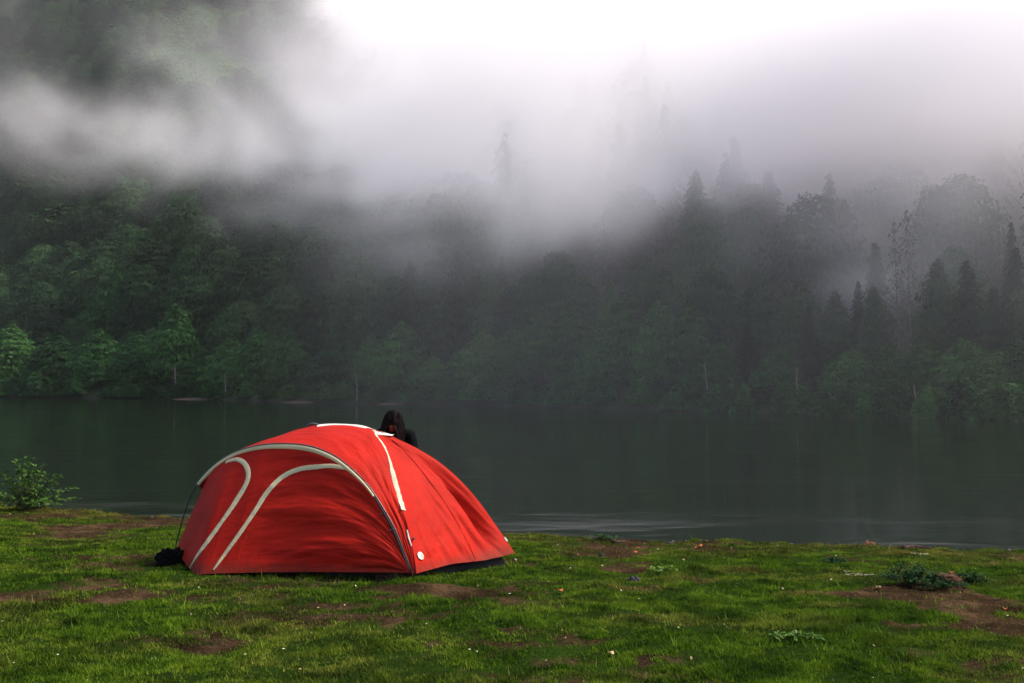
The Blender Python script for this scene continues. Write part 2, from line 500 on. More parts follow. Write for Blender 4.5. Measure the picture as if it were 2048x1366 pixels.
# trees standing along the far waterline: centre x, top y, width, (metres inland), kind
SHORE_ROW = [(30, 640, 130, 5, 'shore'), (115, 655, 120, 6, 'shore'), (200, 650, 120, 6, 'shore'), (275, 655, 110, 5, 'shore'), (345, 597, 130, 5, 'peak'),
             (405, 700, 90, 4, 'shore'), (460, 668, 110, 4, 'shore'), (530, 636, 120, 5, 'shore'), (590, 640, 110, 5, 'shore'), (645, 690, 90, 3, 'shore'),
             (690, 622, 120, 5, 'peak'), (745, 660, 90, 4, 'shore'), (800, 632, 130, 4, 'shore'), (865, 705, 80, 3, 'shore'), (925, 690, 90, 3, 'shore'),
             (965, 654, 110, 4, 'shore'), (1020, 645, 100, 4, 'shore'), (1085, 604, 120, 5, 'peak'), (1150, 590, 120, 5, 'shore'), (1200, 640, 110, 3, 'shore'),
             (1250, 568, 130, 6, 'shore'), (1315, 588, 120, 5, 'shore'), (1380, 590, 120, 5, 'shore'), (1440, 675, 100, 3, 'shore'), (1500, 650, 90, 5, 'fir'),
             (1560, 690, 110, 4, 'shore'), (1640, 680, 110, 5, 'fir'), (1710, 690, 120, 4, 'shore'), (1785, 680, 110, 5, 'shore'), (1850, 672, 110, 5, 'shore'),
             (1925, 668, 120, 5, 'shore'), (2000, 690, 110, 5, 'shore'), (2060, 660, 110, 5, 'shore')]
BUSH_ROW = [(272, 758, 70), (318, 762, 60), (365, 764, 60), (448, 762, 70), (545, 760, 70), (690, 764, 80), (955, 756, 80), (20, 752, 80), (85, 742, 90), (150, 748, 80), (235, 765, 60), (410, 768, 50), (500, 762, 60), (590, 768, 60), (650, 762, 60), (760, 764, 70), (840, 760, 80),
            (900, 768, 60), (1000, 745, 90), (1060, 755, 70), (1130, 750, 80), (1200, 748, 90), (1290, 755, 80), (1370, 762, 80), (1440, 765, 70), (1490, 768, 80),
            (1590, 766, 80), (1665, 772, 80), (1740, 770, 70), (1790, 765, 70), (1860, 770, 80), (1935, 752, 90), (2000, 762, 100), (2055, 770, 80)]
# taller woodland behind: centre x, top y, width, aimed height in metres, kind
BACK_ROW = [(5, 520, 120, 22, 'dark'), (60, 335, 120, 24, 'dark'), (55, 545, 120, 20, 'dark'), (108, 585, 110, 18, 'dark'), (120, 390, 130, 24, 'dark'), (160, 492, 120, 22, 'peak'),
            (215, 395, 110, 24, 'dark'), (225, 518, 120, 22, 'peak'), (130, 325, 110, 24, 'dark'), (255, 440, 120, 22, 'dark'), (300, 470, 130, 22, 'dark'), (330, 540, 110, 20, 'dark'), (365, 376, 115, 27, 'dark'),
            (395, 540, 120, 20, 'dark'), (430, 470, 120, 22, 'dark'), (480, 590, 120, 18, 'dark'), (500, 500, 120, 22, 'dark'), (540, 455, 120, 22, 'dark'), (570, 560, 110, 18, 'dark'), (605, 435, 120, 24, 'dark'),
            (640, 550, 110, 18, 'dark'), (670, 470, 120, 20, 'dark'), (715, 500, 120, 22, 'dark'), (740, 570, 100, 18, 'dark'), (790, 540, 100, 18, 'dark'), (820, 515, 80, 19, 'fir'), (870, 502, 105, 22, 'dark'),
            (935, 510, 100, 22, 'dark'), (900, 590, 110, 16, 'dark'), (990, 545, 90, 17, 'dark'), (1030, 560, 80, 16, 'dark'), (1062, 530, 70, 18, 'dark'), (1118, 484, 112, 21, 'dark'), (1165, 540, 90, 16, 'dark'), (1215, 548, 70, 15, 'peak'),
            (1262, 365, 60, 18, 'fir'), (1280, 540, 80, 15, 'dark'), (1325, 430, 70, 17, 'fir'), (1330, 520, 100, 15, 'dark'), (1388, 333, 80, 22, 'fir'), (1420, 520, 120, 15, 'dark'), (1452, 290, 70, 22, 'fir'),
            (1482, 262, 75, 24, 'fir'), (1475, 480, 110, 16, 'dark'), (1556, 455, 120, 17, 'pyramid'), (1545, 330, 90, 21, 'fir'), (1510, 560, 100, 12, 'dark'), (1600, 540, 110, 13, 'pyramid'), (1640, 430, 120, 17, 'pyramid'), (1685, 385, 110, 19, 'pyramid'), (1665, 570, 90, 12, 'pyramid'),
            (1735, 425, 110, 17, 'pyramid'), (1755, 560, 90, 12, 'pyramid'), (1800, 430, 110, 15, 'dead'), (1824, 405, 125, 16, 'dead'), (1880, 500, 110, 15, 'pyramid'), (1910, 400, 100, 18, 'fir'), (1900, 580, 90, 12, 'dark'),
            (1945, 512, 90, 14, 'fir'), (1990, 560, 90, 12, 'pyramid'), (1975, 440, 110, 17, 'pyramid'), (2036, 487, 80, 14, 'fir'), (2085, 520, 110, 14, 'dark'), (2085, 430, 110, 17, 'fir')]

cnt = {}
def pick(kind, n):
    k = {'pyramid': 2, 'shore': 3, 'peak': 2, 'dark': 3, 'fir': 3, 'dead': 1, 'bush': 2}[kind]
    return n % k

for n, (px, ty, w, inland, kind) in enumerate(SHORE_ROW):
    x, y, z = shore_point(px, inland)
    h = CAMZ + (778 - ty) / FPX * y - z
    wm = w / FPX * y * (1.22 if kind != 'fir' else 1.1)
    look = {'shore': 'green leafy tree', 'peak': 'green leafy tree with a pointed crown', 'fir': 'dark young fir'}[kind]
    size = 'tall' if h > 15 else ('medium' if h > 8.5 else 'small')
    if kind == 'fir': label = f'dark {"narrow " if n < 26 else "broader "}young fir at the waterline, {ORD[n + 1]} from left of its row'
    else: label = f'{size} {look} at the far waterline, {ORD[n + 1]} from left'
    if px == 345: label = 'pointed leafy tree with a pale bare trunk beside the longest brown sandbar'
    plant(kind, pick(kind, n), x, y, z, wm, h, 'fir_tree' if kind == 'fir' else 'leafy_tree', label, 'tree', 'trees along the far waterline')
for n, (px, ty, w) in enumerate(sorted(BUSH_ROW)):
    x, y, z = shore_point(px, 1.0)
    h = CAMZ + (778 - ty) / FPX * y - z + 0.1
    plant('bush', n % 2, x, y, z, w / FPX * y * 1.25, h, 'lakeside_bush', f'low green bush overhanging the far water, {ORD[n + 1]} from left of its row', 'bush', 'bushes along the far waterline')
srt = sorted(range(len(BACK_ROW)), key=lambda k: BACK_ROW[k][0])
cnt = {'dark': 0, 'peak': 0, 'fir': 0, 'pyramid': 0}
for n in srt:
    px, ty, w, ht, kind = BACK_ROW[n]
    if kind == 'fir': w *= 1.45
    x, y, z = ray_ground(px, ht, ty, 9.0 if px < 1250 or ty > 480 or kind == 'dead' else 34.0)
    h = CAMZ + (778 - ty) / FPX * y - z
    wm = w / FPX * y * 1.25
    if kind == 'dead':
        label = 'bare dead spruce with drooping grey branches, ' + ('thinner left one of the pair' if px == 1800 else 'thicker right one of the pair')
        cat, name = 'dead tree', 'dead_spruce'
    elif kind == 'fir':
        cnt['fir'] += 1
        label = f'tall dark fir rising into the mist, {ORD[cnt["fir"]]} from the left among the firs'
        cat, name = 'fir tree', 'fir_tree'
    else:
        cnt[kind] += 1
        if kind == 'pyramid': label = f'dark broad conical tree on the right slope, {ORD[cnt[kind]]} from the left of its kind'
        elif kind == 'peak': label = f'pointed brighter green tree in the dark wood, {ORD[cnt[kind]]} from the left of its kind'
        else: label = f'dark round-crowned tree on the wooded slope, {ORD[cnt[kind]]} from the left of its kind'
        if px == 1118: label = 'lone round-crowned tree standing clear against the mist above the middle of the wood'
        if px == 365: label = 'tallest dome-crowned tree standing out against the mist above the left wood'
        cat, name = 'tree', {'dark': 'round_tree', 'peak': 'leafy_tree', 'pyramid': 'conical_tree'}[kind]
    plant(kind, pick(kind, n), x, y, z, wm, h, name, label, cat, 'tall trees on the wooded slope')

# ------------------------------------------------------------------ the rest of the wood, one mass
def build_forest():
    rng = np.random.default_rng(77)
    step = 8.2
    gx = np.arange(-330, 260, step); gy = np.arange(30, 600, step)
    X, Y = np.meshgrid(gx, gy, indexing='ij')
    X = (X + rng.uniform(-.45, .45, X.shape) * step).ravel(); Y = (Y + rng.uniform(-.45, .45, Y.shape) * step).ravel()
    D = shore_dist(X, Y)
    px = 1024 + FPX * X / np.maximum(Y, 1)
    Z = hill_z(X, Y)
    py = 778 - FPX * (Z - CAMZ) / Y
    keep = (D > 7) & (px > -350) & (px < 2400) & (py > -500) & (D < 330)
    # an open slope of pale green undergrowth on the upper hillside
    mx, my = meadow_frame(X, Y)
    meadow = (mx ** 2 + my ** 2 < 1)
    edge = fbm(X / 25, Y / 25, 9, 2)
    keep &= ~(meadow & (edge < .72))
    X, Y, Z, D, px = X[keep], Y[keep], Z[keep], D[keep], px[keep]
    T = np.array(TREE_AT)
    ok = np.ones(len(X), bool)
    for i in range(len(X)):
        if D[i] < 60:
            dd = np.hypot(T[:, 0] - X[i], T[:, 1] - Y[i])
            if (dd < np.maximum(2.2, T[:, 2] * .55)).any(): ok[i] = False
    X, Y, Z, D, px = X[ok], Y[ok], Z[ok], D[ok], px[ok]
    n = len(X)
    print('forest instances', n)
    kinds = ['dark', 'dark', 'dark', 'fir', 'fir', 'fir']
    firp = np.clip((px - 900) / 1000, .05, .45)
    isf = rng.random(n) < firp
    kind = np.where(isf, 3 + rng.integers(0, 3, n), rng.integers(0, 3, n))
    H = np.where(D < 22, rng.uniform(9, 13, n), rng.uniform(15, 23, n)) * np.where(isf, 1.1, .95) * np.where(px > 1350, .72, 1.0) * np.where((px < 700) & (D > 22), 1.15, 1)
    W = np.where(isf, H * rng.uniform(.36, .52, n), H * rng.uniform(.58, .80, n))
    me = bpy.data.meshes.new('forest')
    me.vertices.add(n)
    me.vertices.foreach_set('co', np.stack([X, Y, Z - .4], -1).astype(np.float32).ravel())
    a = me.attributes.new('kindex', 'INT', 'POINT'); a.data.foreach_set('value', kind.astype(np.int32))
    a = me.attributes.new('size', 'FLOAT_VECTOR', 'POINT'); a.data.foreach_set('vector', np.stack([W, W, H], -1).astype(np.float32).ravel())
    a = me.attributes.new('turn', 'FLOAT_VECTOR', 'POINT'); a.data.foreach_set('vector', np.stack([0 * W, 0 * W, rng.uniform(0, 6.28, n)], -1).astype(np.float32).ravel())
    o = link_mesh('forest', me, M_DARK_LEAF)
    tag(o, 'dense misty mixed wood covering the hillside beyond the lake', 'forest', kind='stuff')
    g = bpy.data.node_groups.new('forest', 'GeometryNodeTree')
    g.interface.new_socket('Geometry', in_out='INPUT', socket_type='NodeSocketGeometry')
    g.interface.new_socket('Geometry', in_out='OUTPUT', socket_type='NodeSocketGeometry')
    gi = N(g, 'NodeGroupInput'); go = N(g, 'NodeGroupOutput')
    join = N(g, 'GeometryNodeJoinGeometry')
    def attr(name, typ):
        q = N(g, 'GeometryNodeInputNamedAttribute', data_type=typ); q.inputs['Name'].default_value = name
        return q.outputs[0]
    ki = attr('kindex', 'INT'); sz = attr('size', 'FLOAT_VECTOR'); tu = attr('turn', 'FLOAT_VECTOR')
    src = {}
    for ob in bpy.data.objects:
        if ob.type == 'MESH' and ob.data in [PROTO[(k, j)][0] for k in ('dark', 'fir') for j in range(3)] and ob.data.name not in src: src[ob.data.name] = ob
    for k in range(6):
        mesh = PROTO[(kinds[k], k % 3)][0]
        oi = N(g, 'GeometryNodeObjectInfo', transform_space='ORIGINAL'); oi.inputs['Object'].default_value = src[mesh.name]
        cmp_ = N(g, 'FunctionNodeCompare', data_type='INT', operation='EQUAL')
        g.links.new(ki, cmp_.inputs[2]); cmp_.inputs[3].default_value = k
        ip = N(g, 'GeometryNodeInstanceOnPoints')
        g.links.new(gi.outputs[0], ip.inputs['Points']); g.links.new(cmp_.outputs[0], ip.inputs['Selection'])
        g.links.new(oi.outputs['Geometry'], ip.inputs['Instance'])
        g.links.new(tu, ip.inputs['Rotation']); g.links.new(sz, ip.inputs['Scale'])
        g.links.new(ip.outputs[0], join.inputs[0])
    g.links.new(join.outputs[0], go.inputs[0])
    md = o.modifiers.new('forest', 'NODES'); md.node_group = g

MEADOW_C = None
def meadow_frame(X, Y):
    # the open slope: seen between x 290 and 570, y 40 and 215 of the photograph, 380 to 520 m away
    px = 1024 + FPX * X / np.maximum(Y, 1)
    Z = hill_z(X, Y); py = 778 - FPX * (Z - CAMZ) / Y
    return (px - 430) / 170, (py - 120) / 115
build_forest()

def build_undergrowth():
    """knee to head high pale green shrubs and ferns on the open slope"""
    rng = np.random.default_rng(5)
    X = rng.uniform(-320, 0, 90000); Y = rng.uniform(200, 640, 90000)
    mx, my = meadow_frame(X, Y)
    k = (mx ** 2 + my ** 2 < 1.15)
    X, Y = X[k][:9000], Y[k][:9000]
    Z = hill_z(X, Y)
    n = len(X)
    h = rng.uniform(.8, 2.6, n) * (0.4 + 1.2 * fbm(X / 12, Y / 12, 3, 3))
    m = 14
    P = np.repeat(np.stack([X, Y, Z], -1), m, 0); hh = np.repeat(h, m)
    d = rng.normal(0, 1, (n * m, 3)); d[:, 2] = abs(d[:, 2]); d /= np.linalg.norm(d, axis=1, keepdims=True)
    P = P + d * hh[:, None] * np.array([1.1, 1.1, 1.0])
    me = leaf_cloud('undergrowth', P, d + np.array([0, -.3, .6]), .9, np.repeat(rng.random(n), m), rng)
    mat = leaf_mat('undergrowth', [(0.0, (0.03, 0.075, 0.026)), (1.0, (0.09, 0.17, 0.055))])
    o = link_mesh('undergrowth', me, mat)
    tag(o, 'pale green shrubs and ferns on the open slope seen through the mist', 'undergrowth', kind='stuff')
build_undergrowth()

# ------------------------------------------------------------------ mist and haze
def box_mesh(name, lo, hi):
    (x0, y0, z0), (x1, y1, z1) = lo, hi
    v = [(x, y, z) for x in (x0, x1) for y in (y0, y1) for z in (z0, z1)]
    f = [(0, 1, 3, 2), (4, 6, 7, 5), (0, 4, 5, 1), (2, 3, 7, 6), (0, 2, 6, 4), (1, 5, 7, 3)]
    me = bpy.data.meshes.new(name); me.from_pydata(v, [], f); me.update(); return me

def build_haze():
    m, t = new_mat('haze_air')
    v = N(t, 'ShaderNodeVolumePrincipled')
    v.inputs['Color'].default_value = (1.0, 0.98, 0.95, 1)
    v.inputs['Density'].default_value = HAZE_DENSITY
    v.inputs['Anisotropy'].default_value = 0.55
    out = N(t, 'ShaderNodeOutputMaterial'); t.links.new(v.outputs[0], out.inputs['Volume'])
    o = link_mesh('haze', box_mesh('haze', (-480, -90, -4.5), (340, 730, 420)), m)
    tag(o, 'thin pale air fading the far hillside', kind='stuff')

def build_mist():
    """the low cloud: a density grid filled by a noise field over its real extent, lit by the sun and sky"""
    m, t = new_mat('mist_air')
    v = N(t, 'ShaderNodeVolumePrincipled')
    v.inputs['Color'].default_value = (1.0, 0.974, 0.982, 1)
    v.inputs['Anisotropy'].default_value = MIST_ANISO
    v.inputs['Density'].default_value = MIST_DENSITY
    out = N(t, 'ShaderNodeOutputMaterial'); t.links.new(v.outputs[0], out.inputs['Volume'])
    m.cycles.volume_step_rate = MIST_STEP
    lo, hi = (-330, 44, -1), (250, 560, 235)
    o = link_mesh('mist', box_mesh('mist', lo, hi), m)
    tag(o, 'low cloud drifting across the wooded hillside', kind='stuff')
    g = bpy.data.node_groups.new('mist', 'GeometryNodeTree')
    g.interface.new_socket('Geometry', in_out='INPUT', socket_type='NodeSocketGeometry')
    g.interface.new_socket('Geometry', in_out='OUTPUT', socket_type='NodeSocketGeometry')
    N(g, 'NodeGroupInput'); go = N(g, 'NodeGroupOutput')
    P = N(g, 'GeometryNodeInputPosition').outputs[0]
    sp = N(g, 'ShaderNodeSeparateXYZ'); g.links.new(P, sp.inputs[0])
    x, y, z = sp.outputs
    A = lambda a, b: math_n(g, 'ADD', a, b)
    M = lambda a, b: math_n(g, 'MULTIPLY', a, b)
    S = lambda a, b: math_n(g, 'SUBTRACT', a, b)
    def mr(v, a, b, c, d):
        n = N(g, 'ShaderNodeMapRange', interpolation_type='SMOOTHSTEP')
        g.links.new(v, n.inputs['Value'])
        for k, q in zip(('From Min', 'From Max', 'To Min', 'To Max'), (a, b, c, d)): n.inputs[k].default_value = q
        return n.outputs[0]
    def vm(op, a, b):
        n = N(g, 'ShaderNodeVectorMath', operation=op)
        g.links.new(a, n.inputs[0]); n.inputs[1].default_value = b
        return n
    # wisps: drifting noise, stretched along the slope
    co = N(g, 'ShaderNodeCombineXYZ')
    g.links.new(M(A(x, M(z, 0.55)), 1 / 46), co.inputs[0]); g.links.new(M(y, 1 / 80), co.inputs[1]); g.links.new(M(S(z, M(x, 0.45)), 1 / 34), co.inputs[2])
    nz = noise_n(g, co.outputs[0], 1.0, 6, 0.60, 1.3)
    # height above the tilted underside of the cloud
    s = S(z, A(M(y, MIST_B), MIST_A))
    s = A(s, M(S(nz, 0.5), 50.0))
    s = S(s, M(math_n(g, 'MAXIMUM', S(-30.0, x), 0.0), 0.02))
    left = mr(x, -95, -30, 1, 0)
    base = A(M(mr(s, -2, 9, 0, 1), S(1.0, left)), M(mr(s, -4, 24, 0, 1), left))
    # how thick the cloud stays above its underside: thin veil on the left, solid on the right
    side = mr(A(x, M(y, 0.18)), MIST_SIDE[0], MIST_SIDE[1], 0, 1)
    high = mr(s, 8, 50, 1, 0)
    veil = A(M(high, 0.23), MIST_VEIL)
    veil = M(veil, mr(y, 250, 360, 1, MIST_FAR))
    body = A(M(veil, S(1.0, side)), side)
    dens = M(M(base, body), A(mr(nz, 0.41, 0.58, 0.03, 1.7), M(side, MIST_FILL)))
    dens = M(dens, A(1.0, M(mr(A(x, M(y, -.30)), -20, 12, 0, 1), MIST_NEAR)))
    for c, r, amt in MIST_BLOBS:
        q = vm('MULTIPLY', vm('SUBTRACT', P, c).outputs[0], tuple(1 / b for b in r))
        l = N(g, 'ShaderNodeVectorMath', operation='LENGTH'); g.links.new(q.outputs[0], l.inputs[0])
        dens = A(dens, M(M(mr(l.outputs['Value'], 0.15, 1, 1, 0), amt), mr(nz, .32, .62, .3, 1.3)))
    # it hugs the slope: none over the open lake
    inland = A(M(S(x, 31.0), 0.76), M(S(y, 60.0), 0.65))
    dens = M(dens, mr(A(inland, M(S(nz, 0.5), 30.0)), MIST_SHORE[0], MIST_SHORE[1], 0, 1))
    # the cloud ends a little way beyond the frame: open sky lights it from above and from the right
    top = S(z, A(M(y, MIST_TOP), 6.0)); top = A(top, M(S(nz, 0.5), 30.0))
    dens = M(dens, mr(top, -14, 12, 1, 0))
    rim = S(x, A(M(y, 0.57), 10.0)); rim = A(rim, M(S(nz, 0.5), 30.0))
    dens = M(dens, mr(rim, -16, 14, 1, 0))
    dens = A(dens, M(mr(A(x, M(y, -.10)), -56, 0, 0, 1), M(M(mr(inland, -34, 4, 0, 1), mr(z, 5, 60, 1, .6)), MIST_LOW)))
    dens = math_n(g, 'MAXIMUM', dens, 0.0)
    vc = N(g, 'GeometryNodeVolumeCube')
    g.links.new(dens, vc.inputs['Density'])
    vc.inputs['Min'].default_value = lo; vc.inputs['Max'].default_value = hi
    for k, a in enumerate('XYZ'): vc.inputs['Resolution ' + a].default_value = int((hi[k] - lo[k]) / MIST_VOXEL)
    sm = N(g, 'GeometryNodeSetMaterial'); sm.inputs['Material'].default_value = m
    g.links.new(vc.outputs[0], sm.inputs[0]); g.links.new(sm.outputs[0], go.inputs[0])
    md = o.modifiers.new('mist', 'NODES'); md.node_group = g

MIST_ANISO = 0.0
MIST_TOP = 0.405
MIST_NEAR = 2.6
MIST_SIDE = (-30, 75)
MIST_FAR = 0.075
MIST_SHORE = (0, 25)
MIST_FILL = 0.32
MIST_VEIL = 0.04
MIST_LOW = 0.054
MIST_VOXEL = 3.0
HAZE_DENSITY = 0.00012
MIST_A, MIST_B = -10.0, 0.25
MIST_DENSITY = 0.036
MIST_STEP = 2.0
MIST_BLOBS = [((46, 98, 32), (28, 40, 22), 1.5), (tuple(at(430, 120, 300)), (56, 110, 34), -2.2), (tuple(at(430, 115, 400)), (66, 110, 40), -1.2)]
build_haze()
build_mist()

# ------------------------------------------------------------------ near bank
def near_shore_y(x):
    """y of the near waterline"""
    x = np.asarray(x, float)
    return 13.55 - 0.30 * x + 0.010 * x * x * (np.abs(x) < 12) + 0.35 * (fbm(x * 0.9 + 3, x * 0 + 2, 41, 3) - 0.5) + 0.22 * (fbm(x * 3.5, x * 0 + 6, 42, 2) - .5)

def ground_px(px, py, z=0.0):
    """ground point seen at a photograph pixel"""
    p = at(px, py, 10.0); d = p - Vector((0, 0, CAMZ))
    k = (z - CAMZ) / d.z
    for _ in range(6):
        q = d * k
        zz = float(bank_z(np.array([q.x]), np.array([q.y]), False)[0]); k = (zz - CAMZ) / d.z
    return q.x, q.y, zz

MOUNDS = []      # x, y, radius x, radius y, height
def bank_z(x, y, fine=True):
    x = np.asarray(x, float); y = np.asarray(y, float)
    d = near_shore_y(x) - y
    z = -0.44 + 0.16 * sstep(-0.05, 0.22, d) + 0.28 * sstep(0, 6.5, d + 0.6)
    z = z - 0.5 * sstep(0, 1.2, -d)
    z = z + 0.05 * (fbm(x * .45, y * .45, 50, 3) - .5) * sstep(0, 1, d)
    for mx, my, rx, ry, h in MOUNDS:
        z = z + h * np.exp(-((x - mx) / rx) ** 2 - ((y - my) / ry) ** 2)
    if fine:
        z = z + (0.060 * (fbm(x * 2.6, y * 3.0, 52, 3, .5) - .5) + .042 * (fbm(x * 8, y * 9, 53, 3, .6) - .5)) * sstep(-.1, .4, d)
    return z

BARE = []        # x, y, rx, ry, strength
def cover(x, y):
    """0 bare earth .. 1 thick turf"""
    x = np.asarray(x, float); y = np.asarray(y, float)
    c = 0.70 * fbm(x * 1.05, y * 1.5, 60, 4, .55) + 0.30 * fbm(x * 6.0, y * 8.0, 61, 3)
    c = (c - 0.40) * 6.5 + 0.72 + 1.3 * (fbm(x * 14, y * 17, 62, 2) - .5)
    wob = 0.8 * (fbm(x * 2.2, y * 2.8, 63, 3) - .5)
    for mx, my, rx, ry, s in BARE:
        r = np.sqrt(((x - mx) / rx) ** 2 + ((y - my) / ry) ** 2) + wob
        c = c - s * sstep(1.25, .45, r)
    return np.clip(c, 0, 1)

for px, py, wx, wy, h in [(1850, 1165, 75, 20, .07), (95, 1005, 110, 20, .10), (1600, 1085, 60, 10, .03)]:
    x, y, z = ground_px(px, py)
    MOUNDS.append((x, y, wx / FPX * y, wy * .02, h))
for px, py, wx, wy, s in [(1920, 1205, 170, 34, 1.6), (1780, 1185, 120, 16, 1.3), (2010, 1250, 110, 24, 1.3), (1760, 1108, 90, 9, 1.2), (1760, 1300, 90, 16, .8),
                          (150, 1195, 230, 18, 1.5), (260, 1045, 110, 18, 1.5), (60, 1035, 90, 10, 1.0), (200, 1170, 100, 9, .9), (420, 1160, 90, 8, 1.0),
                          (1390, 1162, 45, 6, 1.2), (1290, 1180, 40, 6, 1.3), (1160, 1108, 60, 8, .9), (1270, 1140, 70, 7, 1.1), (1490, 1143, 40, 6, 1.2), (1170, 1280, 45, 8, 1.1),
                          (1530, 1190, 150, 14, .7), (880, 1185, 110, 9, 1.0), (1650, 1120, 120, 9, .7), (1215, 1082, 70, 7, 1.3), (1420, 1098, 60, 5, .9), (1850, 1100, 60, 5, 1.0), (1580, 1265, 60, 8, .8)]:
    x, y, z = ground_px(px, py)
    x2, y2, _ = ground_px(px, py - wy); x3, y3, _ = ground_px(px, py + wy)
    BARE.append((x, y, wx / FPX * y, abs(y2 - y3) / 2 + .05, s * .95))

M_EARTH, te = new_mat('bank_earth')
def earth_material():
    t = te
    tc = N(t, 'ShaderNodeTexCoord')
    n1 = noise_n(t, tc.outputs['Object'], 2.2, 6, 0.62)
    n2 = noise_n(t, tc.outputs['Object'], 38, 5, 0.7)
    n3 = noise_n(t, tc.outputs['Object'], 140, 3, 0.6)
    f = math_n(t, 'ADD', math_n(t, 'MULTIPLY', n1, .55), math_n(t, 'MULTIPLY', n2, .45))
    soil = ramp_n(t, f, [(.36, (.006, .004, .0025)), (.5, (.026, .015, .009)), (.62, (.075, .045, .026))])
    moss = ramp_n(t, f, [(.35, (.005, .010, .002)), (.6, (.014, .030, .004))])
    a = N(t, 'ShaderNodeAttribute', attribute_name='cover')
    mx = N(t, 'ShaderNodeMix', data_type='RGBA')
    k = math_n(t, 'ADD', a.outputs['Fac'], math_n(t, 'MULTIPLY', math_n(t, 'SUBTRACT', n2, .5), .9), True)
    t.links.new(k, mx.inputs[0]); t.links.new(soil, mx.inputs[6]); t.links.new(moss, mx.inputs[7])
    # a sprinkle of pale grit
    grit = ramp_n(t, n3, [(.70, (0, 0, 0)), (.76, (1, 1, 1))])
    mg = N(t, 'ShaderNodeMix', data_type='RGBA')
    t.links.new(math_n(t, 'MULTIPLY', grit, .5), mg.inputs[0]); t.links.new(mx.outputs[2], mg.inputs[6]); mg.inputs[7].default_value = (.22, .18, .15, 1)
    p = N(t, 'ShaderNodeBsdfPrincipled'); p.inputs['Roughness'].default_value = 1; p.inputs['Specular IOR Level'].default_value = .0
    t.links.new(mg.outputs[2], p.inputs['Base Color'])
    b = N(t, 'ShaderNodeBump'); b.inputs['Strength'].default_value = .9; b.inputs['Distance'].default_value = .02
    t.links.new(n2, b.inputs['Height']); t.links.new(b.outputs[0], p.inputs['Normal'])
    out = N(t, 'ShaderNodeOutputMaterial'); t.links.new(p.outputs[0], out.inputs[0])
earth_material()

def build_ground():
    # fine where it is seen, coarse behind and to the sides, one sheet
    xs = np.concatenate([np.linspace(-60, -13, 18)[:-1], np.arange(-13, 10, .045), np.linspace(10.1, 60, 18)])
    ys = np.concatenate([np.linspace(-40, 4.0, 20)[:-1], np.arange(4.0, 19, .045), np.linspace(19.1, 40, 8)])
    X, Y = np.meshgrid(xs, ys, indexing='ij')
    Z = bank_z(X, Y)
    me = mesh_np('ground', np.stack([X, Y, Z], -1).reshape(-1, 3), grid_faces(len(xs), len(ys)))
    a = me.attributes.new('cover', 'FLOAT', 'POINT'); a.data.foreach_set('value', cover(X, Y).ravel().astype(np.float32))
    o = link_mesh('ground', me, M_EARTH, smooth=True)
    tag(o, 'bumpy lakeside bank of trodden brown earth under patchy turf', kind='structure')
build_ground()

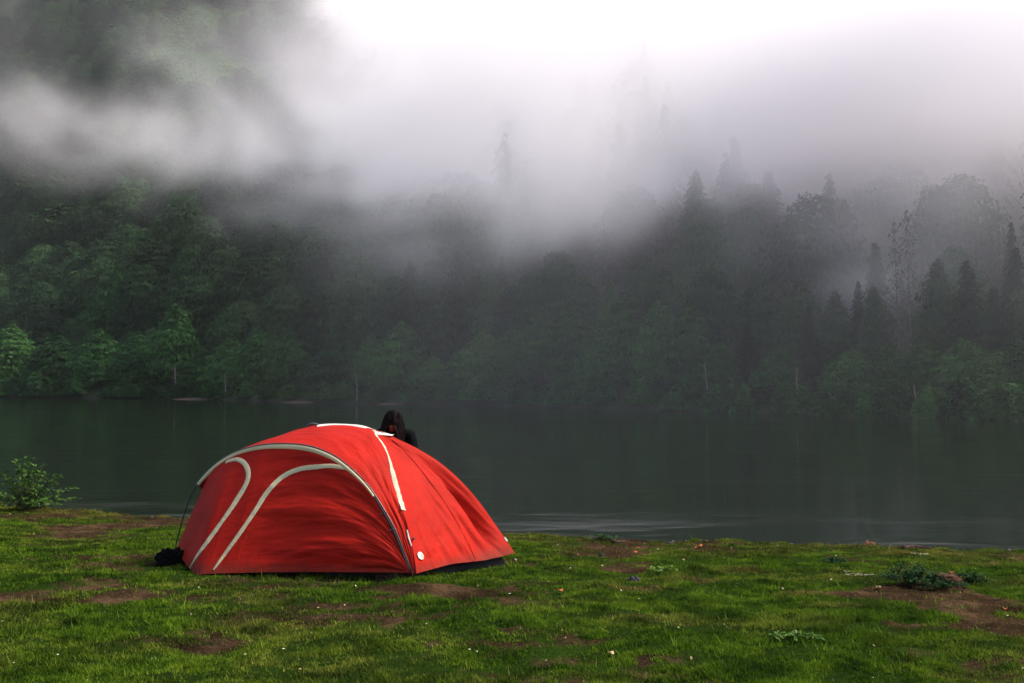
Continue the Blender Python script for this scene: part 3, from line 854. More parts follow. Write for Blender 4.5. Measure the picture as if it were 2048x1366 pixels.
def build_grass():
    rng = np.random.default_rng(3)
    n = 2300000
    # more blades close to the camera
    y = 4.6 + (18.5 - 4.6) * rng.random(n) ** 1.45
    x = (rng.random(n) * 2 - 1) * (0.56 * y + 1.6)
    d = near_shore_y(x) - y
    c = cover(x, y)
    clump = fbm(x * 5.5, y * 6.5, 70, 3)
    keep = (d > -0.02) & (rng.random(n) < (c ** 1.3) * np.clip(4.2 * clump - 1.5, .05, 1) * .95 + .02)
    # no grass under the tent
    inside = (x > -3.0) & (x < -.2) & (y > 9.0 + (x + .85).clip(0, 9) * 1.3) & (y < 10.6 + .0 * x) & (y > 9.1)
    keep &= ~inside
    x, y, c, d, clump = x[keep], y[keep], c[keep], d[keep], clump[keep]
    n = len(x); print('blades', n)
    z = bank_z(x, y)
    tall = fbm(x * 2.6, y * 2.6, 71, 3)
    h = (0.010 + 0.034 * tall ** 1.5 * (.4 + .6 * c) * (.4 + 1.1 * clump)) * rng.uniform(.6, 1.5, n) * (1 + .25 * sstep(.5, 0, d)) * np.where(rng.random(n) < .012, 2.4, .88)
    w = (0.0026 + 0.00032 * y) * rng.uniform(.7, 1.3, n)
    az = rng.uniform(0, 2 * np.pi, n); lean = rng.uniform(.1, 1.1, n) * h
    fa = rng.uniform(0, np.pi, n)
    bx, by = np.cos(fa) * w, np.sin(fa) * w
    V = np.empty((n, 3, 3), np.float32)
    V[:, 0] = np.stack([x - bx, y - by, z - .004], -1)
    V[:, 1] = np.stack([x + bx, y + by, z - .004], -1)
    V[:, 2] = np.stack([x + np.cos(az) * lean, y + np.sin(az) * lean, z + h], -1)
    me = mesh_np('grass', V.reshape(-1, 3), np.arange(3 * n).reshape(-1, 3))
    local = sum(np.exp(-((x - a_) / .28) ** 2 - ((y - b_) / .16) ** 2) for a_, b_ in [ground_px(*q)[:2] for q in ((1290, 1180), (1390, 1162), (1490, 1143), (1165, 1108), (1600, 1190), (1700, 1210), (1010, 1165), (880, 1185))])
    dry = np.clip(local * .9 + sstep(2.6, .2, d) * .55 + 1.6 * (fbm(x * 1.1, y * 1.4, 72, 4) - .50) + .35 * (1 - c) + .05, 0, 1)
    tint = np.clip(.25 + 1.3 * (fbm(x * 4.5, y * 6.0, 73, 4, .65) - .43) + .40 * (rng.random(n) - .3), 0, 1)
    a = me.attributes.new('dry', 'FLOAT', 'POINT'); a.data.foreach_set('value', np.repeat(dry * rng.uniform(.3, 1, n), 3).astype(np.float32))
    a = me.attributes.new('tint', 'FLOAT', 'POINT'); a.data.foreach_set('value', np.repeat(tint, 3).astype(np.float32))
    m, t = new_mat('grass')
    a1 = N(t, 'ShaderNodeAttribute', attribute_name='tint'); a2 = N(t, 'ShaderNodeAttribute', attribute_name='dry')
    g = ramp_n(t, a1.outputs['Fac'], [(.05, (.010, .028, .002)), (.45, (.058, .115, .005)), (.9, (.150, .225, .013))])
    dcol = ramp_n(t, a1.outputs['Fac'], [(.1, (.050, .036, .010)), (.8, (.24, .15, .050))])
    mx = N(t, 'ShaderNodeMix', data_type='RGBA')
    t.links.new(a2.outputs['Fac'], mx.inputs[0]); t.links.new(g, mx.inputs[6]); t.links.new(dcol, mx.inputs[7])
    p = N(t, 'ShaderNodeBsdfPrincipled'); p.inputs['Roughness'].default_value = .75; p.inputs['Specular IOR Level'].default_value = .08
    t.links.new(mx.outputs[2], p.inputs['Base Color'])
    tr = N(t, 'ShaderNodeBsdfTranslucent'); t.links.new(mx.outputs[2], tr.inputs[0])
    ms = N(t, 'ShaderNodeMixShader'); ms.inputs[0].default_value = .3
    t.links.new(p.outputs[0], ms.inputs[1]); t.links.new(tr.outputs[0], ms.inputs[2])
    out = N(t, 'ShaderNodeOutputMaterial'); t.links.new(ms.outputs[0], out.inputs[0])
    o = link_mesh('grass', me, m)
    tag(o, 'short patchy green turf on the lakeside bank', 'grass', kind='stuff')
build_grass()

# ------------------------------------------------------------------ tent
def fabric_mat(name, col, transl=.22, rough=.6, weave=900, spec=.05):
    m, t = new_mat(name)
    tc = N(t, 'ShaderNodeTexCoord')
    nz = noise_n(t, tc.outputs['Object'], 3.0, 5, .6)
    c0 = ramp_n(t, nz, [(.3, tuple(v * .80 for v in col)), (.7, tuple(min(1, v * 1.10) for v in col))])
    # mud splashed up from the ground along the hem, and faint wear marks
    sx = N(t, 'ShaderNodeSeparateXYZ'); t.links.new(tc.outputs['Object'], sx.inputs[0])
    mud_n = noise_n(t, tc.outputs['Object'], 16, 5, .7)
    hemd = N(t, 'ShaderNodeMapRange'); t.links.new(math_n(t, 'ADD', sx.outputs[2], math_n(t, 'MULTIPLY', mud_n, -.16)), hemd.inputs[0])
    for q_, w_ in zip(('From Min', 'From Max', 'To Min', 'To Max'), (-.08, .06, .75, 0)): hemd.inputs[q_].default_value = w_
    mm = N(t, 'ShaderNodeMix', data_type='RGBA'); t.links.new(hemd.outputs[0], mm.inputs[0]); t.links.new(c0, mm.inputs[6]); mm.inputs[7].default_value = (.045, .028, .018, 1)
    c = mm.outputs[2]
    n2 = noise_n(t, tc.outputs['Object'], 45, 4, .6, .5)
    n3 = noise_n(t, tc.outputs['Object'], weave, 1, .5)
    b = N(t, 'ShaderNodeBump'); b.inputs['Strength'].default_value = .5; b.inputs['Distance'].default_value = .010
    t.links.new(math_n(t, 'ADD', n2, math_n(t, 'MULTIPLY', n3, .12)), b.inputs['Height'])
    p = N(t, 'ShaderNodeBsdfPrincipled'); p.inputs['Roughness'].default_value = rough; p.inputs['Specular IOR Level'].default_value = spec
    p.inputs['Sheen Weight'].default_value = 0
    t.links.new(c, p.inputs['Base Color']); t.links.new(b.outputs[0], p.inputs['Normal'])
    out = N(t, 'ShaderNodeOutputMaterial')
    tr = N(t, 'ShaderNodeBsdfTranslucent'); t.links.new(c, tr.inputs[0])
    ms = N(t, 'ShaderNodeMixShader'); ms.inputs[0].default_value = transl
    t.links.new(p.outputs[0], ms.inputs[1]); t.links.new(tr.outputs[0], ms.inputs[2]); t.links.new(ms.outputs[0], out.inputs[0])
    return m
M_RED = fabric_mat('red_nylon', (.35, .012, .006), .10)
M_CREAM = fabric_mat('cream_tape', (.56, .47, .28), .05, .8, 300, .05)
M_STRIP = fabric_mat('pole_sleeve', (.44, .40, .30), .05, .8, 300, .05)
M_WHITE = fabric_mat('white_panel', (.55, .54, .49), .05, .6)
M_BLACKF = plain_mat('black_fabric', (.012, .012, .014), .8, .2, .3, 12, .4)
M_POLE = plain_mat('pole_metal', (.03, .03, .032), .35, .5, .2, 5)
M_PEG = plain_mat('peg_metal', (.6, .6, .58), .35, .6, .1, 20)

def polyline(pts, n):
    """resample a list of Vectors to n points by arc length, smoothed (Catmull-Rom)"""
    P = [Vector(p) for p in pts]
    dense = []
    for i in range(len(P) - 1):
        p0, p1, p2, p3 = P[max(i - 1, 0)], P[i], P[i + 1], P[min(i + 2, len(P) - 1)]
        for k in range(24):
            s = k / 24
            dense.append(.5 * ((2 * p1) + (p2 - p0) * s + (2 * p0 - 5 * p1 + 4 * p2 - p3) * s * s + (3 * p1 - p0 - 3 * p2 + p3) * s ** 3))
    dense.append(P[-1])
    D = np.array([tuple(p) for p in dense]); L = np.concatenate([[0], np.cumsum(np.linalg.norm(np.diff(D, axis=0), axis=1))])
    t = np.linspace(0, L[-1], n)
    return np.stack([np.interp(t, L, D[:, k]) for k in range(3)], -1)

ARCH_PX = [(350, 1100), (362, 1050), (378, 1000), (395, 967), (430, 930), (470, 905), (520, 891), (570, 888), (620, 893), (665, 910), (700, 935), (735, 970), (765, 1015), (790, 1060), (810, 1110), (826, 1148)]
archY = lambda px: 9.95 - (px - 350) / 474 * 1.15
ARCH = [at(px, py, archY(px)) for px, py in ARCH_PX]
P1 = [at(*q) for q in [(833, 1147, 8.78), (827, 1098, 8.86), (813, 1032, 9.0), (798, 978, 9.15), (777, 922, 9.36), (759, 882, 9.6), (738, 856, 9.88)]]
P2R = [at(*q) for q in [(1030, 1106, 10.05), (1000, 1062, 10.06), (960, 1005, 10.06), (920, 960, 10.04), (880, 925, 10.02), (835, 897, 9.98), (800, 880, 9.95), (770, 866, 9.92), (738, 856, 9.88)]]
P2L = [at(*q) for q in [(378, 1100, 9.97), (388, 1045, 9.99), (408, 985, 10.0), (440, 930, 10.0), (490, 902, 10.0), (530, 886, 10.0), (580, 865, 10.0), (635, 850, 9.98), (690, 849, 9.93), (738, 856, 9.88)]]
C4 = Vector((-2.35, 11.15, -.12)); TOP = P1[-1]
P1B = [C4, Vector((-2.30, 11.05, .35)), Vector((-2.18, 10.85, .78)), Vector((-1.98, 10.5, 1.08)), Vector((-1.7, 10.15, 1.24)), TOP]

def displaced(G, fn, flip=False):
    """push a grid of points along its normals by fn(u, v)"""
    du = np.gradient(G, axis=0); dv = np.gradient(G, axis=1)
    n = np.cross(du, dv); l = np.linalg.norm(n, axis=2, keepdims=True); n = n / np.maximum(l, 1e-9)
    if flip: n = -n
    nu, nv = G.shape[:2]
    U, V = np.meshgrid(np.linspace(0, 1, nu), np.linspace(0, 1, nv), indexing='ij')
    return G + n * fn(U, V)[..., None]

def ridged(x, y, seed, octv=3):
    return 1 - np.abs(2 * fbm(x, y, seed, octv) - 1) * 2

tent = empty('tent', (-1.6, 9.6, 0))
tag(tent, 'red dome tent with cream tapes and an arched front pitched on the lakeside grass', 'tent')
def tent_part(name, me, mat, parent=None, smooth=True):
    """mesh given in world coordinates; parented so that it stays there"""
    par = parent or tent
    off = tent.location
    me.transform(Matrix.Translation(-off))
    return link_mesh(name, me, mat, par, smooth)

# front panel: from the arch down to the ground line
NT, NW = 260, 150
ia = polyline([at(408, 969, archY(408) - .02)] + [p + Vector((0, -.015, -.012)) for p in ARCH[4:]], NT)
g1 = polyline([at(354, 1094, 9.86), at(364, 1118, 9.45), at(392, 1152, 8.95)], 30)
g2 = polyline([at(392, 1152, 8.95), at(430, 1147, 8.91), at(620, 1144, 8.86), at(826, 1146, 8.79)], NT - 29)
gr = np.concatenate([g1, g2[1:]])
W = np.linspace(0, 1, NW)[None, :, None]
FRONT = ia[:, None] * (1 - W) + gr[:, None] * W
def f_front(U, V):
    e = np.clip(np.minimum(U * 12, np.minimum((1 - U) * 9, np.minimum(V * 10, (1 - V) * 8))), 0, 1)
    x = U * 2.5; y = V * 1.15
    a = R(24)
    al = x * math.cos(a) - y * math.sin(a); ac = x * math.sin(a) + y * math.cos(a)
    ac = ac + .10 * (x - 2.2) ** 2
    w = sstep(.26, .45, U)
    big = (ridged(al * .75, ac * 4.2, 201, 3) - .3) * .032 * w * (.45 + .75 * V)
    fine = (fbm(al * 3.0, ac * 20, 202, 3) - .5) * .012 * (.4 + w)
    vert = (fbm(x * 11 + y * 2.2, y * 1.1, 203, 3) - .5) * .016 * (1 - w)
    hem = (fbm(x * 1.6, y * 15, 204, 3) - .5) * .022 * sstep(.62, .95, V) * w
    sag = -.035 * np.sin(np.pi * np.clip(V, 0, 1)) * np.sin(np.pi * U)
    return (big + fine + vert + hem) * e + sag
FRONT = displaced(FRONT, f_front, False)
# make sure the displacement pushes towards the camera side consistently
front_me = mesh_np('front_panel', FRONT.reshape(-1, 3), grid_faces(NT, NW))

# top panel between the arch and the ridge poles
NA, NB = 200, 70
arc = polyline([p for p in ARCH[3:]], NA)
topc = polyline(P2L[2:] + P1[::-1][1:], NA)
WB = np.linspace(0, 1, NB)[None, :, None]
TOPP = arc[:, None] * (1 - WB) + topc[:, None] * WB
def f_top(U, V):
    e = np.clip(np.minimum(V * 8, (1 - V) * 8), 0, 1)
    x = U * 3; y = V * .7
    wr = (fbm(x * 5 + 2 * y, y * 10, 211, 3) - .5) * .018 + (ridged(x * 1.0 + y, y * 5 - x * 1.5, 212, 2) - .4) * .010 * sstep(.5, .8, U)
    return wr * e - .022 * np.sin(np.pi * V) * np.sin(np.pi * U) ** .6
TOPP = displaced(TOPP, f_top, True)
top_me = mesh_np('roof_panel', TOPP.reshape(-1, 3), grid_faces(NA, NB))

def side_patch(pa, pb, base, nu, nv, fn, flip):
    """pa, pb: poles from ground to apex; base: hem from pa's foot to pb's foot"""
    A = polyline(pa, nv); B = polyline(pb, nv); H = polyline(base, nu)
    u = np.linspace(0, 1, nu)[:, None, None]; v = np.linspace(0, 1, nv)[None, :, None]
    G = A[None] * (1 - u) + B[None] * u
    lin = H[0][None] * (1 - u[:, 0]) + H[-1][None] * u[:, 0]
    G = G + (H - lin)[:, None, :] * (1 - v) ** 3
    return displaced(G, fn, flip)
def f_side(U, V):
    e = np.clip(np.minimum(U * 10, (1 - U) * 10), 0, 1) * np.clip(V * 12 + .3, 0, 1)
    x = U * 1.5; y = V * 1.6
    a = R(12)
    al = y * math.cos(a) - x * math.sin(a); ac = y * math.sin(a) + x * math.cos(a)
    tri = np.where(U < .60, U / .60, (1 - U) / .40)
    crease = .055 * tri ** 1.4 * (1 - V) ** .7 - .075 * np.sin(np.pi * U) * np.sin(np.pi * np.clip(V * .9, 0, 1)) - .11 * np.exp(-((U - .85) / .07) ** 2) * sstep(.85, .25, V) * sstep(.0, .2, V)
    folds = (ridged(al * .9, ac * 6.0, 221, 3) - .35) * .030 * sstep(.0, .25, 1 - V) * (.5 + .8 * sstep(.3, .6, U))
    fine = (fbm(x * 8, y * 12, 222, 3) - .5) * .018 + (fbm(al * 3, ac * 18, 223, 2) - .5) * .008
    return crease * 1.0 + (folds + fine) * e * (.25 + .75 * (1 - V))
HEM_R = [at(833, 1147, 8.78), at(870, 1137, 9.0), at(905, 1129, 9.24), at(952, 1125, 9.55), at(990, 1117, 9.8), at(1030, 1106, 10.05)]
SIDE = side_patch(P1, P2R, HEM_R, 110, 170, f_side, False)
side_me = mesh_np('side_panel', SIDE.reshape(-1, 3), grid_faces(110, 170))
plain = lambda U, V: (fbm(U * 6, V * 6, 231, 3) - .5) * .015 - .05 * np.sin(np.pi * U) * np.sin(np.pi * V)
BACK = side_patch(P2R, P1B, [P2R[0], (P2R[0] + C4) / 2 + Vector((.1, .1, .05)), C4], 50, 60, plain, False)
back_me = mesh_np('rear_panel', BACK.reshape(-1, 3), grid_faces(50, 60))
LEFT = side_patch(P1B, P2L, [C4, (P2L[0] + C4) / 2 + Vector((-.1, .05, .05)), P2L[0]], 50, 60, plain, False)
left_me = mesh_np('rear_panel', LEFT.reshape(-1, 3), grid_faces(50, 60))

def bvh_of(grids):
    vs, fs = [], []
    for G in grids:
        o = len(vs); nu, nv = G.shape[:2]
        vs += [tuple(p) for p in G.reshape(-1, 3)]; fs += [tuple(int(i) + o for i in f) for f in grid_faces(nu, nv)]
    return BVHTree.FromPolygons(vs, fs)
EYE = Vector((0, 0, CAMZ))
def cast(b, px, py):
    d = (at(px, py, 10) - EYE).normalized()
    loc, nrm, i, dist = b.ray_cast(EYE, d)
    if loc is None: return None
    if nrm.dot(d) > 0: nrm = -nrm
    return loc, nrm
B_FRONT = bvh_of([FRONT]); B_ROOF = bvh_of([TOPP, SIDE])

def tape(b, pts, widths, n=80, puff=.006, rough=.0012, seed=1):
    """cloth tape sewn on a panel: follows the panel surface"""
    px = np.array(pts, float)
    path = polyline([Vector((p[0], p[1], 0)) for p in pts], n)
    ws = np.interp(np.linspace(0, 1, n), np.linspace(0, 1, len(widths)), widths)
    hits = [cast(b, p[0], p[1]) for p in path]
    good = [(h, w) for h, w in zip(hits, ws) if h]
    L = [h[0] for h, _ in good]; Nm = [h[1] for h, _ in good]
    Nm = [sum(Nm[max(0, i - 3):i + 4], Vector()).normalized() for i in range(len(Nm))]
    rn = random.Random(seed); vs = []; fs = []
    for i, (p, nn) in enumerate(zip(L, Nm)):
        d = (L[min(i + 1, len(L) - 1)] - L[max(i - 1, 0)]).normalized(); s = d.cross(nn).normalized()
        hw = good[i][1] / FPX * p.y * .5 + rn.uniform(-1, 1) * rough
        for k, off in ((-1, .001), (-.6, puff * .8), (0, puff + rn.uniform(0, .002)), (.6, puff * .8), (1, .001)):
            vs.append(p + s * hw * k + nn * (off + .002))
    for i in range(len(L) - 1):
        for k in range(4):
            a = i * 5 + k; fs.append((a, a + 1, a + 6, a + 5))
    me = bpy.data.meshes.new('tape'); me.from_pydata([tuple(v) for v in vs], [], fs); me.update()
    return me

roof = tent_part('roof_panel', top_me, M_RED)
side = tent_part('side_panel', side_me, M_RED)
front = tent_part('front_panel', front_me, M_RED)
tent_part('rear_panel', back_me, M_RED)
tent_part('rear_panel', left_me, M_RED)
front['label'] = 'arched front panel in darker shaded red with two cream zip tapes'
for k, (pts, ws) in enumerate([
    ([(452, 925), (460, 921), (476, 919), (490, 928), (497, 945), (493, 967), (472, 1003), (448, 1038), (417, 1081), (394, 1112), (380, 1136)], [7, 9, 11, 12, 12, 11, 11, 11, 11, 10, 5]),
    ([(697, 937), (663, 932), (632, 934), (601, 938), (573, 949), (550, 967), (530, 991), (513, 1018), (484, 1061), (456, 1100), (427, 1140)], [8, 9, 10, 10, 11, 11, 10, 9, 9, 8, 4])]):
    tent_part('zip_tape', tape(B_FRONT, pts, ws, 110, .0035, .0014, k), M_CREAM, front)
pole_tape = tent_part('pole_tape', tape(B_ROOF, [(748, 861), (753, 872), (767, 891), (778, 917), (786, 948), (794, 979), (807, 1021)], [5, 6, 7, 11, 12, 11, 12], 70, .006, .0036, 5), M_STRIP)
tent_part('slit_tape', tape(B_ROOF, [(814, 1060), (817, 1075), (822, 1093)], [3, 4.5, 2], 20, .008, .0004, 7), M_WHITE)
tent_part('corner_tab', tape(B_ROOF, [(1008, 1075), (1012, 1080), (1019, 1089)], [5, 6, 5], 12, .008, .0004, 8), M_WHITE)

# white flap over the ridge
fl = MB()
cp = polyline([at(636, 850, 9.95), at(662, 848, 9.95), at(700, 849, 9.93), at(726, 852, 9.9), at(752, 860, 9.93), at(786, 869, 9.97)], 50)
vs, fs = [], []
for i, p in enumerate(cp):
    q = i / 49; wd = .050 * min(1, q * 6 + .1) * min(1, (1 - q) * 3.2 + .12)
    for a, b_ in ((-.5, -.015), (-.2, .008), (.3, .010), (.9, .004), (2.4, -.08)):
        vs.append(Vector((p[0], p[1] + a * .07 - .03, p[2] + b_ * min(1, (1 - q) * 3) - .006 + (-.0 if a > 0 else -.55 * wd * (abs(a) / .5)))))
for i in range(49):
    for k in range(4): a = i * 5 + k; fs.append((a, a + 1, a + 6, a + 5))
fl.add(vs, fs)
tent_part('vent_flap', fl.mesh('vent_flap'), M_WHITE)

def tube_mesh(name, pts, r, n=60, sides=8):
    path = [Vector(p) for p in polyline(pts, n)]
    v, f = tube(path, [r] * n, sides)
    mb = MB(); mb.add(v, f); return mb.mesh(name)
arch_pole = tent_part('arch_pole', tube_mesh('arch_pole', [p + Vector((0, 0, .004)) for p in ARCH], .0065, 120), M_POLE)
# cream binding just inside the arch, ending in a dark webbing strap near the ground
def binding(i0, i1, w0, w1, name, mat, off=.030):
    c = polyline(ARCH, 200); mid = np.array(at(590, 1080, 9.1))
    vs, fs = [], []
    n = i1 - i0
    for j in range(i0, i1 + 1):
        q = (j - i0) / n; p = c[j]; inn = mid - p; inn[1] *= .35; inn /= np.linalg.norm(inn)
        w = (w0 + (w1 - w0) * q) * (math.sin(math.pi * (.14 + .80 * q)) ** .5)
        for k in range(5):
            vs.append(p + inn * w * k / 4 + np.array([0, -off - .010 * math.sin(math.pi * k / 4), -.002]))
    for j in range(n):
        for k in range(4): a = j * 5 + k; fs.append((a, a + 1, a + 6, a + 5))
    mb = MB(); mb.add(vs, fs)
    return tent_part(name, mb.mesh(name), mat)
bnd = binding(38, 158, .052, .040, 'arch_binding', M_CREAM)
strap = binding(158, 196, .020, .024, 'webbing_strap', M_BLACKF)
for px, py in [(437, 927), (709, 942), (392, 972), (772, 1022), (788, 1058), (631, 896)]:
    mb = MB(); p = at(px, py, archY(px) - .02)
    c = polyline(ARCH, 200); j = int(np.argmin(np.linalg.norm(c - np.array(p), axis=1))); d = Vector(c[min(j + 2, 199)] - c[max(j - 2, 0)]).normalized()
    thin = px == 631
    v, f = tube([Vector(c[j]) - d * (.003 if thin else .012), Vector(c[j]) - d * .002, Vector(c[j]) + d * .002, Vector(c[j]) + d * (.003 if thin else .012)], [.008, .013, .013, .008], 8)
    mb.add(v, f)
    s = (Vector((-1.9, 9.1, .3)) - Vector(c[j])); s.y *= .3; s.normalize()
    v, f = tube([Vector(c[j]), Vector(c[j]) + s * .022 + Vector((0, -.014, 0)), Vector(c[j]) + s * (.03 if thin else .048) + Vector((0, -.018, 0))], [.003 if thin else .008, .003 if thin else .009, .002 if thin else .006], 6)
    mb.add(v, f)
    tent_part('pole_clip', mb.mesh('pole_clip'), M_POLE, arch_pole)
# dark sliver under the ridge tape, toggle, top toggle
mb = MB(); a = cast(B_ROOF, 824, 1078)
v, f = tube([a[0] - Vector((0, 0, .012)) + a[1] * .01, a[0] + a[1] * .022, a[0] + Vector((.004, 0, .012)) + a[1] * .01], [.006, .012, .005], 7); mb.add(v, f)
tent_part('toggle', mb.mesh('toggle'), M_POLE)
mb = MB(); v, f = tube([at(613, 853, 9.93), at(620, 849, 9.9), at(628, 848, 9.9), at(638, 850, 9.92)], [.006, .014, .016, .008], 7); mb.add(v, f)
tent_part('toggle', mb.mesh('toggle'), M_POLE)

# stitched seams: a thin raised double-folded ridge along the side crease and the roof
for b_, pts in ((B_ROOF, [(952, 1123), (935, 1085), (905, 1030), (868, 975), (825, 920), (785, 880)]), (B_ROOF, [(600, 868), (640, 885), (690, 920), (735, 962)])):
    if pts[0][0] == 952: tent_part('seam', tape(b_, pts, [1.6, 1.6], 90, .004, .0003, 21), M_RED, side)
# groundsheet tub under the raised fly; black front edge paints in the gap shadow
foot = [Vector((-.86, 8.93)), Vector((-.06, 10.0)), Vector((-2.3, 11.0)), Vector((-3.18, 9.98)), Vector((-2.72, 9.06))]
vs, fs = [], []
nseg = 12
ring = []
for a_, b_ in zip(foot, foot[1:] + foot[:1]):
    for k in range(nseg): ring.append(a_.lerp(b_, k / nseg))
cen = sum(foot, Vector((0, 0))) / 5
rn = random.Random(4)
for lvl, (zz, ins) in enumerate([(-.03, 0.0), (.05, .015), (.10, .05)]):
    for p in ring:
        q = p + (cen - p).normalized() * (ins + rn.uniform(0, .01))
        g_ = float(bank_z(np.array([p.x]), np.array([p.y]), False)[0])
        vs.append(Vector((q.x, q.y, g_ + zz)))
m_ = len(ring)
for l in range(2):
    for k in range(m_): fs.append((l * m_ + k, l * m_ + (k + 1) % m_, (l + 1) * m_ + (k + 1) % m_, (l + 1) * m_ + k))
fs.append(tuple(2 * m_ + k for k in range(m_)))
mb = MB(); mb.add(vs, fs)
tent_part('groundsheet_gap_shade', mb.mesh('groundsheet_gap_shade'), M_BLACKF, None, False)

# maker's mark: white oval with small dark strokes
def decal(b, cx, cy, shape, mat, name, parent, lift, n=24):
    pts = []
    for (dx, dy) in shape:
        h = cast(b, cx + dx, cy + dy)
        pts.append(h[0] + h[1] * lift)
    c = sum(pts, Vector()) / len(pts)
    mb = MB(); mb.add([c] + pts, [(0, i + 1, (i + 1) % len(pts) + 1) for i in range(len(pts))])
    return tent_part(name, mb.mesh(name), mat, parent)
rot = R(-28)
def ell(rx, ry, n=20, ox=0, oy=0):
    o = []
    for k in range(n):
        th = 2 * math.pi * k / n; x, y = rx * math.cos(th), ry * math.sin(th)
        o.append((x * math.cos(rot) - y * math.sin(rot) + ox, x * math.sin(rot) + y * math.cos(rot) + oy))
    return o
logo = decal(B_ROOF, 840, 1112, ell(5.4, 8.6), M_WHITE, 'logo', side, .010)
M_RED_PRINT = plain_mat('red_print', (.35, .02, .02), .6); M_DARK_PRINT = plain_mat('dark_print', (.03, .02, .02), .6)
logo_bits = [(ell(2.0, .7, 10, 1.8, 2.6), M_DARK_PRINT), (ell(.6, 1.8, 8, -1.6, -1.0), M_RED_PRINT), (ell(.6, 1.8, 8, .6, -1.8), M_RED_PRINT), (ell(1.2, .5, 8, -.6, .2), M_RED_PRINT), (ell(1.8, .6, 8, 2.4, 5.0), M_RED_PRINT)]
for shp, mt in logo_bits: decal(B_ROOF, 840, 1112, shp, mt, 'emblem', logo, .022)
for px, py in [(427, 1150), (838, 1164), (355, 1106), (1032, 1122)]:
    x, y, z = ground_px(px, py)
    mb = MB(); v, f = tube([Vector((x, y, z - .05)), Vector((x, y, z + .02)), Vector((x - .012, y, z + .028)), Vector((x - .018, y, z + .018))], [.003, .003, .003, .002], 6); mb.add(v, f)
    tent_part('peg', mb.mesh('peg'), M_PEG)

# ------------------------------------------------------------------ person behind the tent
M_SKIN = plain_mat('skin', (.16, .09, .065), .6, .2, .08, 30)
M_HAIR = plain_mat('dark_hair', (.006, .0035, .003), .7, .08, .4, 60)
M_JACKET = plain_mat('dark_jacket', (.003, .0035, .004), .95, .03, .3, 14, .5)
M_TROUSERS = plain_mat('dark_trousers', (.016, .018, .026), .85, .2, .2, 14, .3)
M_SHOE = plain_mat('shoe', (.02, .017, .015), .6)

def skin_mesh(name, verts, edges, radii, root=0, levels=1):
    me = bpy.data.meshes.new(name + '_src'); me.from_pydata(verts, edges, []); me.update()
    o = bpy.data.objects.new(name + '_src', me); C.objects.link(o)
    sk = o.modifiers.new('skin', 'SKIN'); sk.use_smooth_shade = True
    for i, r in enumerate(radii):
        sv = me.skin_vertices[0].data[i]; sv.radius = (r, r) if not isinstance(r, tuple) else r; sv.use_root = (i == root)
    ss = o.modifiers.new('sub', 'SUBSURF'); ss.levels = levels; ss.render_levels = levels
    dg = bpy.context.evaluated_depsgraph_get(); dg.update()
    out = bpy.data.meshes.new_from_object(o.evaluated_get(dg))
    out.name = name
    bpy.data.objects.remove(o); bpy.data.meshes.remove(me)
    return out

def merge_meshes(name, meshes):
    bm = bmesh.new()
    for m in meshes: bm.from_mesh(m)
    me = bpy.data.meshes.new(name); bm.to_mesh(me); bm.free()
    return me

def ellipsoid(c, r, seg=20, ring=14, fn=None):
    bm = bmesh.new(); bmesh.ops.create_uvsphere(bm, u_segments=seg, v_segments=ring, radius=1)
    for v in bm.verts:
        q = v.co.copy()
        if fn: q = fn(q)
        v.co = Vector((q.x * r[0], q.y * r[1], q.z * r[2])) + Vector(c)
    me = bpy.data.meshes.new('e'); bm.to_mesh(me); bm.free(); return me

